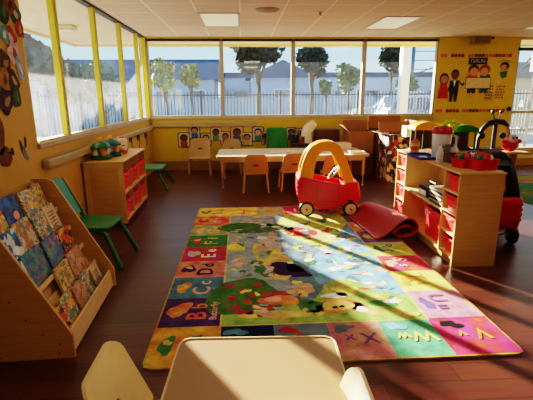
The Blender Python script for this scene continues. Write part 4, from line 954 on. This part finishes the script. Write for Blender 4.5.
# two children holding a blank board
t = fig('children_poster', 'paper cutout of two children holding a blank board on the yellow pier', 477.5, 86)
MB().box(-.27, .27, -.008, -.0055, -.05, .17).build('board', M('blank_board', (.86, .78, .60), .6), t); MB().ring(rrect(-.275, .275, -.055, .175, .01, 2), rrect(-.265, .265, -.045, .165, .01, 2), -.009, -.0082, 'y').build('outline', INK, t)
for s_, hm, sm_ in ((-1, (.12,.06,.04), (.75,.2,.2)), (1, (.5,.2,.1), (.15,.4,.35))):
    MB().prism([(s_*.02, .15), (s_*.26, .15), (s_*.24, .24), (s_*.04, .24)], -.005, -.001, 'y').build('shirt', M('kid_shirt%d' % s_, sm_, .6), t)
    MB().prism(ell(s_*.12, .33, .115, .11, 18), -.005, -.001, 'y').build('hair', M('kid_hair%d' % s_, hm, .6), t); MB().prism(ell(s_*.115, .29, .09, .085, 18), -.008, -.0055, 'y').build('face', M('kid_face', (.85,.55,.38), .6), t)
    MB().prism([(s_*.04, -.05), (s_*.22, -.05), (s_*.22, -.15), (s_*.15, -.15), (s_*.14, -.10), (s_*.12, -.15), (s_*.04, -.15)], -.005, -.001, 'y').build('trousers', M('kid_navy%d' % s_, (.1,.14,.25) if s_ < 0 else (.1,.3,.25), .6), t)
    MB().box(s_*.13-.06, s_*.13-.02, -.004, -.001, -.24, -.15).box(s_*.13+.02, s_*.13+.06, -.004, -.001, -.24, -.15).build('legs', M('kid_leg', (.85,.62,.4), .6), t)
# word cards: dashes of black writing too small to read
for nm, px, py, lab in (('a', 489, 92.5, 'pale card of small dark writing beside the two children on the yellow pier'), ('b', 500, 92.5, 'card of short black lines of writing at the right edge of the yellow pier')):
    x, z = pz(px, py); t = thing('word_card', lab, 'sign', (x, YP, z), 0, 'word cards on the yellow pier'); w_, h_ = (.10, .17) if nm == 'a' else (.13, .16)
    MB().box(-w_, w_, -.003, -.0008, -h_, h_).build('paper', M('wc_'+nm, (.72,.60,.38) if nm == 'a' else (.86,.68,.22), .6), t)
    b = MB(); rd = random.Random(5 if nm == 'a' else 8)
    for r_ in range(5):
        xx = -w_*.85
        while xx < w_*.6: ln = rd.uniform(.02, .06); b.box(xx, min(xx+ln, w_*.9), -.0045, -.0032, h_*.7-r_*h_*.36, h_*.7-r_*h_*.36+.024); xx += ln+.015
    b.build('lettering', M('ink_grey', (.3,.2,.15), .6) if nm == 'a' else INK, t)
t = fig('girl_in_green_cutout', 'paper cutout of a girl in a green top, upper right of the yellow pier', 504, 72)
MB().prism([(-.10, .0), (.08, .03), (.06, -.10), (-.04, -.14)], -.005, -.001, 'y').build('top', M('top_green', (.06,.40,.20), .6), t); MB().prism(ell(.0, .12, .10, .09, 16), -.005, -.001, 'y').build('hair', INK, t); MB().prism(ell(-.02, .09, .065, .065, 16), -.008, -.0055, 'y').build('face', K1, t)
MB().tube([(-.17+.04*i, -.004, .19+.05*math.sin(math.pi*i/8)) for i in range(9)], .006, 6).build('skipping_rope', INK, t)
MB().prism([(-.12, -.08), (-.04, -.12), (-.16, -.42), (-.26, -.40)], -.0045, -.001, 'y').build('skirt', M('skirt_pale', (.86,.74,.36), .6), t)
# device at the top of the pier
x, z = pz(478, 40.5); t = thing('wall_speaker', 'tan wall speaker on a black bracket at the top of the yellow pier', 'speaker', (x, YP, z))
MB().box(-.20, .17, -.20, -.04, -.09, .07).build('case', M('speaker_tan', (.62,.50,.26), .5), t, bevel=.02); MB().box(-.17, .14, -.205, -.198, -.07, .05).build('grille', M('grille_tan', (.50,.40,.22), .7), t)
MB().box(-.05, .32, -.12, -.002, .07, .10).box(.12, .30, -.09, -.002, .02, .07).build('bracket', BLK, t)
t = thing('door_closer_knob', 'small round black knob at the lower right edge of the yellow pier', 'knob', (5.80, YP, pz(506, 109)[1])); MB().lathe([(.0, -.06), (.03, -.055), (.05, -.03), (.05, -.01)], n=16, axis='y').build('cap', BLK, t, smooth=True); MB().lathe([(.02, -.012), (.03, 0)], n=12, axis='y').build('stem', BLK, t)
# left pier: paper animals and leaves
def at_left(px, py, x=X0):
    d = FX + RX*((px-266.5)/FPX) + UX*((200-py)/FPX); t = x/d.x; return d.y*t, CAMH+d.z*t
def leafshape(L, W, rot, cx, cz, lob=0):
    pts = []
    for i in range(24):
        t = 2*math.pi*i/24; a, b_ = L/2*math.cos(t), W/2*math.sin(t)*(1-.35*math.cos(t)); k = 1+lob*math.sin(5*t); a *= k; b_ *= k
        pts.append((cx+a*math.cos(rot)-b_*math.sin(rot), cz+a*math.sin(rot)+b_*math.cos(rot)))
    return pts
pc = [(3, 8, .42, .22, 1.1, (.10,.22,.12), 'dark green paper leaf at the top edge of the left pier', 0), (14, 12, .36, .22, 2.2, (.16,.30,.18), 'green paper leaf near the window at the top of the left pier', .05), (9, 3, .30, .2, .4, (.50,.25,.10), 'orange-brown paper leaf at the very top of the left pier', .08),
      (19, 28, .26, .18, 1.3, (.55,.18,.10), 'rust red paper leaf touching the window edge on the left pier', .08), (9, 36, .30, .24, 2.0, (.60,.22,.14), 'red-brown paper leaf in the middle of the left pier cluster', .1), (3, 33, .22, .2, .9, (.35,.60,.65), 'pale blue paper bird low left of the red leaves on the left pier', .1),
      (13, 52, .30, .26, 1.6, (.80,.70,.72), 'pink and white paper butterfly on the left pier', .16), (19, 68, .34, .13, 1.9, (.55,.65,.78), 'pale blue paper feather pointing down on the left pier', 0), (4, 62, .26, .24, .3, (.30,.18,.09), 'dark brown paper monkey at the left edge of the pier', .12),
      (3, 78, .28, .2, 1.2, (.62,.45,.16), 'mustard paper leaf below the monkey on the left pier', .06), (12, 80, .34, .18, 2.0, (.24,.14,.08), 'brown paper branch shape in the lower left pier cluster', .1), (5, 100, .36, .24, .5, (.22,.09,.07), 'dark maroon paper animal at the bottom of the left pier cluster', .1), (15, 96, .30, .16, 1.4, (.18,.30,.16), 'dark green paper leaf at the bottom right of the left pier cluster', .04)]
for k, (px, py, L, W, rot, c, lab, lob) in enumerate(pc):
    y, z = at_left(px, py)
    L *= .62; W *= .8
    o = MB().prism(leafshape(L, W, rot, 0, 0, lob), .0006+.0012*k, .0016+.0012*k, 'x').build('paper_cutout', M('cut_%d' % k, c, .7, var=.3, scale=25), loc=(X0, y, z)); tag(o, lab, 'cutout', 'paper cutouts on the left pier')
    MB().prism(leafshape(L*.5, W*.3, rot+.2, L*.05, -W*.05, lob), .00162+.0012*k, .0021+.0012*k, 'x').build('marking', M('cutm_%d' % k, [(.3,.42,.25), (.75,.75,.7), (.2,.15,.1), (.8,.5,.3), (.85,.75,.7), (.85,.88,.88), (.55,.3,.4), (.85,.88,.9), (.6,.45,.3), (.35,.25,.1), (.7,.62,.5), (.6,.5,.4), (.3,.45,.3)][k], .7), o)
y, z = at_left(23, 151)
t = thing('bird_decal', 'small grey-blue bird decal below the paper cutouts on the left pier', 'decal', (X0, y, z))
MB().prism([(-.015, .07), (.035, .015), (.045, -.02), (.085, -.075), (.05, -.09), (.0, -.04), (-.02, .0)], .001, .004, 'x').build('body', M('bird_grey', (.42,.47,.55), .6, var=.4, scale=60), t)
MB().prism([(-.045, .105), (-.015, .08), (-.0, .02), (-.03, .0)], .0045, .006, 'x').prism([(.05, .12), (.075, .10), (.06, .03), (.03, .02)], .0045, .006, 'x').build('wing', M('bird_dark', (.16,.18,.2), .6), t)
y, z = at_left(3, 150)
t = thing('brown_animal_cutout', 'brown paper animal cutout at the left picture edge above the bookshelf', 'cutout', (X0, y, z))
MB().prism(ell(-.02, .12, .07, .15, 20, .08, 2), .001, .005, 'x').prism(ell(.02, -.06, .08, .09, 20, .1, 3), .001, .005, 'x').build('body', M('animal_brown', (.42,.22,.10), .7, var=.2), t); MB().tube([(.006, .08, -.03), (.006, .13, -.05), (.006, .12, 0)], .01).build('paw', M('animal_dark', (.22,.11,.06), .7), t)
# ---------------------------------------------------------------- outdoors
ZG = -.15
o = MB().box(-60, 80, 40, 100, ZG-.1, ZG).box(-60, X0-.12, -20, 40, ZG-.1, ZG).box(X0-.12, 80, Y1+.12, 40, ZG-.1, ZG).build('ground_outside', M('concrete', (.62, .61, .61), .8, var=.08, scale=.6)); struct(o)
# fence
FEN = M('fence_iron', (.10, .11, .13), .5)
t = thing('iron_fence', 'black iron picket fence across the yard behind the back windows', 'fence', (0, 17.5, ZG)); xx = -5.5
for k in range(9):
    MB().box(-8+k*3.2-.04, -8+k*3.2+.04, -.04, .04, 0, 1.92).build('post', FEN, t)
    if k < 8:
        b = MB().box(-8+k*3.2, -4.8+k*3.2, -.02, .02, 1.70, 1.75).box(-8+k*3.2, -4.8+k*3.2, -.02, .02, .2, .25)
        for q in range(1, 24): b.box(-8+k*3.2+q*.133-.014, -8+k*3.2+q*.133+.014, -.014, .014, .05, 1.85)
        b.build('picket_panel', FEN, t)
# buildings
BW = M('blue_white_wall', (.62, .68, .76), .8, var=.04); BR = M('slate_roof', (.25, .33, .44), .8, var=.06); GW = M('pale_wall', (.80, .82, .86), .8, var=.03); WIN = M('dark_window', (.36, .43, .52), .2)
def house(label, x0, x1, y0, y1, zw, zr, wall, roof, gable='x', wins=3, name='building'):
    t = thing(name, label, 'building', ((x0+x1)/2, (y0+y1)/2, ZG)); w, d = (x1-x0)/2, (y1-y0)/2
    MB().box(-w, w, -d, d, 0, zw).build('wall', wall, t)
    if gable == 'x': MB().prism([(-d-.4, zw), (d+.4, zw), (0, zr)], -w-.3, w+.3, 'x').build('roof', roof, t)
    elif gable == 'y': MB().prism([(-w-.4, zw), (w+.4, zw), (0, zr)], -d-.3, d+.3, 'y').build('roof', roof, t)
    else: MB().box(-w-.1, w+.1, -d-.1, d+.1, zw, zr).build('roof', roof, t)
    for k in range(wins):
        x = -w+(k+.5)*2*w/wins; f = MB().box(x-.7, x+.7, -d-.06, -d, 1.0, 2.2).build('window', GW, t); MB().box(x-.6, x+.6, -d-.08, -d-.05, 1.1, 2.1).build('pane', WIN, f)
    return t
house('long pale house with slate blue roof left of the back windows', -16, -2.2, 36, 44, 3.0, 4.9, BW, BR, 'x', 5)
house('long low white building with flat blue roof edge beyond the fence', -1.5, 20, 40, 50, 3.3, 3.75, GW, BR, 'flat', 7)
house('pale gabled house end behind the broad dark tree', .8, 5.6, 33, 39, 3.0, 4.3, BW, BR, 'y', 1)
house('grey-blue house with hipped roof seen through the left windows', -34, -18, 30, 42, 3.2, 5.6, BW, BR, 'x', 4)
house('low tan house with brown roof seen through the far right window', 17.5, 27, 30, 38, 2.8, 4.2, M('tan_wall', (.80,.70,.56), .8), M('brown_roof', (.55,.42,.36), .8), 'x', 3)
t = thing('garden_wall', 'long pale wall behind the iron fence', 'wall', (2, 27, ZG)); MB().box(-14, 13, -.1, .1, 0, 1.55).build('panel', M('garden_white', (.76, .80, .86), .8), t); MB().box(-14, 13, -.14, .14, 1.55, 1.62).build('coping', BW, t)
t = thing('white_fence', 'cream post and panel fence outside the far right window', 'fence', (17, 20.5, ZG))
for k in range(6): MB().box(-5+k*2-.12, -5+k*2+.12, -.12, .12, 0, 1.4).build('post', M('fence_cream', (.85,.80,.68), .7), t)
MB().box(-5, 5, -.05, .05, .1, 1.1).build('panel', M('fence_cream2', (.80,.76,.66), .7), t)
# trees
BARK = M('bark_brown', (.28, .22, .18), .9, var=.2)
def tree(label, x, y, cz, rx_, rz_, trunk_r, leafm, n, sd, ls=.16, flat=0, shrub=False, group=None):
    t = thing('shrub' if shrub else 'tree', label, 'shrub' if shrub else 'tree', (x, y, ZG), 0, group); rd = random.Random(sd); vs = []; fs = []; mi = []
    lobes = [(rd.uniform(-.5, .5)*rx_, rd.uniform(-.5, .5)*rx_, cz+rd.uniform(-.5, .5)*rz_, rd.uniform(.45, .7)) for _ in range(9)]+[(0, 0, cz, .85)]
    b = MB()
    for i in range(n):
        lx_, ly_, lz_, s_ = rd.choice(lobes); u, v, w = rd.gauss(0, 1), rd.gauss(0, 1), rd.gauss(0, 1); q = math.sqrt(u*u+v*v+w*w)+1e-6; rr = rd.uniform(.55, 1)**.5*s_
        c = Vector((lx_+u/q*rr*rx_*.95, ly_+v/q*rr*rx_*.8, lz_+w/q*rr*rz_*.75))
        a = Vector((rd.gauss(0, 1), rd.gauss(0, 1), rd.gauss(0, 1))).normalized(); e = a.orthogonal().normalized(); s2 = ls*rd.uniform(.6, 1.4)
        b.poly([c+a*s2, c+e*s2*.6, c-a*s2, c-e*s2*.6], rd.randint(0, len(leafm)-1))
    for lx_, ly_, lz_, s_ in lobes: b.ball((lx_, ly_, lz_), (rx_*s_*.6, rx_*s_*.6, rz_*s_*.6), 0, 8, 6)
    b.build('foliage', leafm, t)
    if not shrub:
        b = MB().tube([(0, 0, 0), (.05, 0, cz*.5), (0, 0, cz)], [trunk_r, trunk_r*.6, trunk_r*.35], 8)
        for k in range(3): b.tube([(0, 0, cz*.6), (rx_*.4*math.cos(k*2.1), rx_*.4*math.sin(k*2.1), cz)], [trunk_r*.5, trunk_r*.2], 6)
        b.build('trunk', BARK, t)
    return t
DK = [M('leaf_dark', (.10,.15,.14), .7), M('leaf_dark2', (.14,.21,.17), .7), M('leaf_dark3', (.19,.26,.20), .7)]
MD = [M('leaf_mid', (.24,.34,.20), .7), M('leaf_mid2', (.36,.44,.24), .7), M('leaf_mid3', (.46,.50,.28), .7)]
YG = [M('leaf_yel', (.46,.50,.26), .7), M('leaf_yel2', (.66,.64,.32), .7), M('leaf_yel3', (.34,.40,.24), .7)]
def gx(px, y): return at_back(px, 93, y)[0]
def gz(px, py, y): return at_back(px, py, y)[1]-ZG
gt = 'trees beyond the back windows'
tree('broad dark evergreen tree in the second back window from the corner', gx(258, 21), 21, gz(258, 52, 21), 1.35, 1.15, .17, DK, 1500, 1, .17, group=gt)
tree('dark evergreen tree in the third back window', gx(311, 21), 21, gz(311, 58, 21), .85, 1.1, .15, DK, 1100, 2, .16, group=gt)
tree('round dark tree beside the white post in the right back window', gx(390, 28), 28, gz(390, 57, 28), 1.05, 1.15, .08, DK, 1000, 3, .16, group=gt)
tree('small pale green tree in the third back window', gx(348, 22), 22, gz(348, 79, 22), .68, .95, .07, MD, 800, 4, .12, group=gt)
tree('yellow-green young tree in the first back window, left one', gx(165, 16.2), 16.2, gz(165, 75, 16.2), .48, .60, .05, YG, 700, 5, .09, group=gt)
tree('yellow-green young tree in the first back window, right one', gx(191, 16.4), 16.4, gz(191, 76, 16.4), .36, .58, .05, YG, 600, 6, .09, group=gt)
tree('thin pale tree low in the fourth back window behind the post', gx(408, 27), 27, gz(405, 82, 27), .8, .9, .06, MD, 500, 8, .13, group=gt)
tree('small pale tree between the two dark trees', gx(326, 25), 25, gz(326, 87, 25), .45, .6, .05, MD, 400, 9, .11, group=gt)
gs = 'low shrubs along the fence'
for k, px in enumerate((172, 200, 236, 262, 283, 300, 319, 338, 357, 378)):
    tree(['pale low shrub under the left young tree', 'pale low shrub under the right young tree', 'low shrub left of the dark tree trunk', 'low shrub at the foot of the broad dark tree', 'low shrub right of the broad dark tree', 'low shrub by the third window mullion', 'round low shrub under the third window tree', 'round low shrub left of the pale green tree', 'round low shrub under the pale green tree', 'low shrub left of the parked cars'][k], gx(px, 18.6), 18.6, .42, .34, .42, .05, MD if k % 2 else DK, 160, 20+k, .09, shrub=True, group=gs)
def lwp(px, y_over_x_dist):  # point on a ray at given distance in plan
    d = FX + RX*((px-266.5)/FPX); s_ = y_over_x_dist/math.hypot(d.x, d.y); return d.x*s_, d.y*s_
x, y = lwp(36, 13); tree('large dark tree across the lot in the nearest left window', x, y, 2.75, 1.05, .85, .15, DK, 1000, 12, .16, group='trees beyond the left windows')
for k, (px, ds, cz, r_) in enumerate(((75, 15.5, 2.2, .7), (91, 23.5, 2.6, .95), (104, 16.5, 1.9, .55), (114, 26, 2.9, 1.1))):
    x, y = lwp(px, ds); tree(['leafy shrub tree left in the second left window', 'leafy shrub tree right in the second left window', 'small leafy tree behind the third yellow mullion', 'leafy tree in the third left window'][k], x, y, cz, r_, r_, .06, MD if k % 2 else DK, 450, 40+k, .13, group='trees beyond the left windows')
x, y = lwp(520, 30)
t = thing('palm_tree', 'thin palm tree beyond the far right window', 'tree', (x, y, ZG)); MB().tube([(0, 0, 0), (.05, 0, 3.5)], [.14, .09], 8).build('trunk', BARK, t); b = MB()
for k in range(14):
    a = k*.45; el = random.uniform(-.3, .9)
    b.poly([(0, 0, 3.5), (.6*math.cos(a)-.1*math.sin(a), .6*math.sin(a)+.1*math.cos(a), 3.5+.6*el), (1.1*math.cos(a), 1.1*math.sin(a), 3.5+.5*el-.3), (.6*math.cos(a)+.1*math.sin(a), .6*math.sin(a)-.1*math.cos(a), 3.5+.6*el)])
b.build('fronds', DK[2], t)
# posts, pole, stair rail
x = gx(403, 13.5); t = thing('white_post', 'thick white painted post just outside the right back window', 'post', (x, 13.5, ZG)); MB().box(-.13, .13, -.13, .13, .25, 5).build('shaft', M('post_white', (.92,.92,.90), .6, var=.02), t); MB().box(-.2, .2, -.2, .2, 0, .25).build('foot', BW, t)
x = gx(410, 30); t = thing('utility_pylon', 'blue-grey utility pole with cross arms and cables', 'pole', (x, 30, ZG)); MB().tube([(0, 0, 0), (0, 0, 9)], .17).build('pole', M('pylon_blue', (.25,.36,.5), .6), t)
for z in (3.4, 4.0, 4.6): MB().box(0, 2.2, -.03, .03, z, z+.05).build('cross_arm', M('pylon_blue2', (.28,.36,.46), .6), t)
MB().tube([(0, 0, 3.0), (5, -2, 5.0)], .045, 6).build('cable', FEN, t)
for s_, (px, py) in enumerate(((108, 112),)):
    y0, z0 = at_left(108, 112, -4.3); y1, z1 = at_left(126, 88, -4.3)
    t = thing('stair_rail', 'sloping dark stair handrail with pickets outside the left windows', 'railing', (-4.3, y0, ZG)); MB().tube([(0, -.3, z0-ZG-.3*(z1-z0)/(y1-y0)), (0, y1-y0, z1-ZG), (0, y1-y0+.6, z1-ZG)], .022).build('handrail', FEN, t); b = MB()
    n_ = 12
    for k in range(n_):
        yy = -.1+k*(y1-y0+.3)/n_; zz = min(z0+(z1-z0)/(y1-y0)*yy, z1)-ZG
        b.tube([(0, yy, 0), (0, yy, max(zz, .05))], .008, 5)
    b.build('pickets', FEN, t)
x, y = lwp(516.5, 16); t = thing('traffic_light', 'dark traffic light on a thin pole beyond the far right window', 'traffic light', (x, y, ZG)); MB().tube([(0, 0, 0), (0, 0, 3.4)], .04).build('pole', CHROME, t); MB().box(-.12, .12, -.1, .1, 2.35, 2.95).build('housing', BLK, t, bevel=.02)
# parked cars
def auto(label, x, y, rz, m, sc=1):
    t = thing('parked_car', label, 'car', (x, y, ZG), rz, 'cars parked beyond the fence'); t.scale = (sc, sc, sc)
    MB().prism([(-2.2, .4), (-2.25, .8), (-2.15, 1.0), (1.0, 1.02), (2.0, .9), (2.2, .7), (2.2, .4)], -.85, .85, 'y').build('body', m, t, bevel=.06, smooth=True)
    MB().prism([(-2.1, 1.0), (-1.85, 1.62), (.1, 1.66), (.95, 1.0)], -.76, .76, 'y').build('cabin', m, t, bevel=.05)
    MB().prism([(-1.95, 1.05), (-1.75, 1.52), (-.95, 1.55), (-.95, 1.05)], -.775, -.76, 'y').prism([(-.85, 1.05), (-.85, 1.55), (.05, 1.56), (.75, 1.05)], -.775, -.76, 'y').build('side_window', WIN, t)
    for x_ in (-1.4, 1.35):
        for s_ in (-1, 1): w_ = MB().lathe([(.1, -.1), (.33, -.1), (.35, -.07), (.35, .07), (.33, .1), (.1, .1)], (x_, s_*.8, .35), 18, axis='y').build('wheel', BLK, t); MB().lathe([(0, -.11), (.2, -.11), (.2, .11), (0, .11)], (x_, s_*.8, .35), 14, axis='y').build('hub', CHROME, w_)
CARW = M('car_white', (.74, .79, .86), .3, var=.02); CARB = M('car_silver', (.55, .62, .72), .3)
auto('white car parked at the right end beyond the fence', gx(426, 20), 20, R(4), CARW)
auto('silver-blue car parked left of the white post', gx(388, 24.5), 24.5, R(178), CARB)
auto('pale car parked far across the lot left of the others', gx(345, 31), 31, R(3), CARW)
# soffit lamp outside
t = thing('soffit_lamp', 'small square cream lamp under the roof overhang outside the left windows', 'lamp', (-2.89, 7.69, ZC)); MB().box(-.13, .13, -.13, .13, -.05, .012).build('housing', M('lamp_cream', (.82,.72,.48), .5), t, bevel=.02); MB().box(-.10, .10, -.10, .10, -.075, -.05).build('diffuser', M('lamp_diff', (.88,.80,.6), .4), t, bevel=.015)
# ---------------------------------------------------------------- light
w = bpy.data.worlds.new('sky'); bpy.context.scene.world = w; w.use_nodes = True; nt = w.node_tree; n = nt.nodes; L = nt.links
bg = n['Background']; tc = n.new('ShaderNodeTexCoord'); sp = n.new('ShaderNodeSeparateXYZ'); ra = n.new('ShaderNodeValToRGB')
L.new(tc.outputs['Generated'], sp.inputs[0]); L.new(sp.outputs['Z'], ra.inputs['Fac'])
e = ra.color_ramp.elements; e[0].position = 0; e[0].color = (.70, .93, 1, 1); e[1].position = .5; e[1].color = (.22, .48, .85, 1)
k = e.new(.12); k.color = (.46, .80, 1.0, 1)
L.new(ra.outputs['Color'], bg.inputs['Color']); bg.inputs['Strength'].default_value = 1.3
su = bpy.data.lights.new('sun', 'SUN'); su.energy = 34; su.angle = R(.6); su.color = (1, .89, .71)
so = bpy.data.objects.new('sun', su); C.objects.link(so); so.location = (-10, 20, 8)
so.rotation_euler = Vector((.5547, -.832, -.27)).to_track_quat('-Z', 'Y').to_euler()
# ---------------------------------------------------------------- camera
cam = bpy.data.cameras.new('camera'); cam.sensor_width = 36; cam.lens = FPX/533*36; cam.clip_end = 300; cam.clip_start = .05
co = bpy.data.objects.new('camera', cam); C.objects.link(co)
m = Matrix((RX, UX, -FX)).transposed().to_4x4(); m.translation = (0, 0, CAMH); co.matrix_world = m
sc = bpy.context.scene; sc.camera = co
sc.view_settings.view_transform = 'Filmic'; sc.view_settings.look = 'High Contrast'; sc.view_settings.exposure = .42
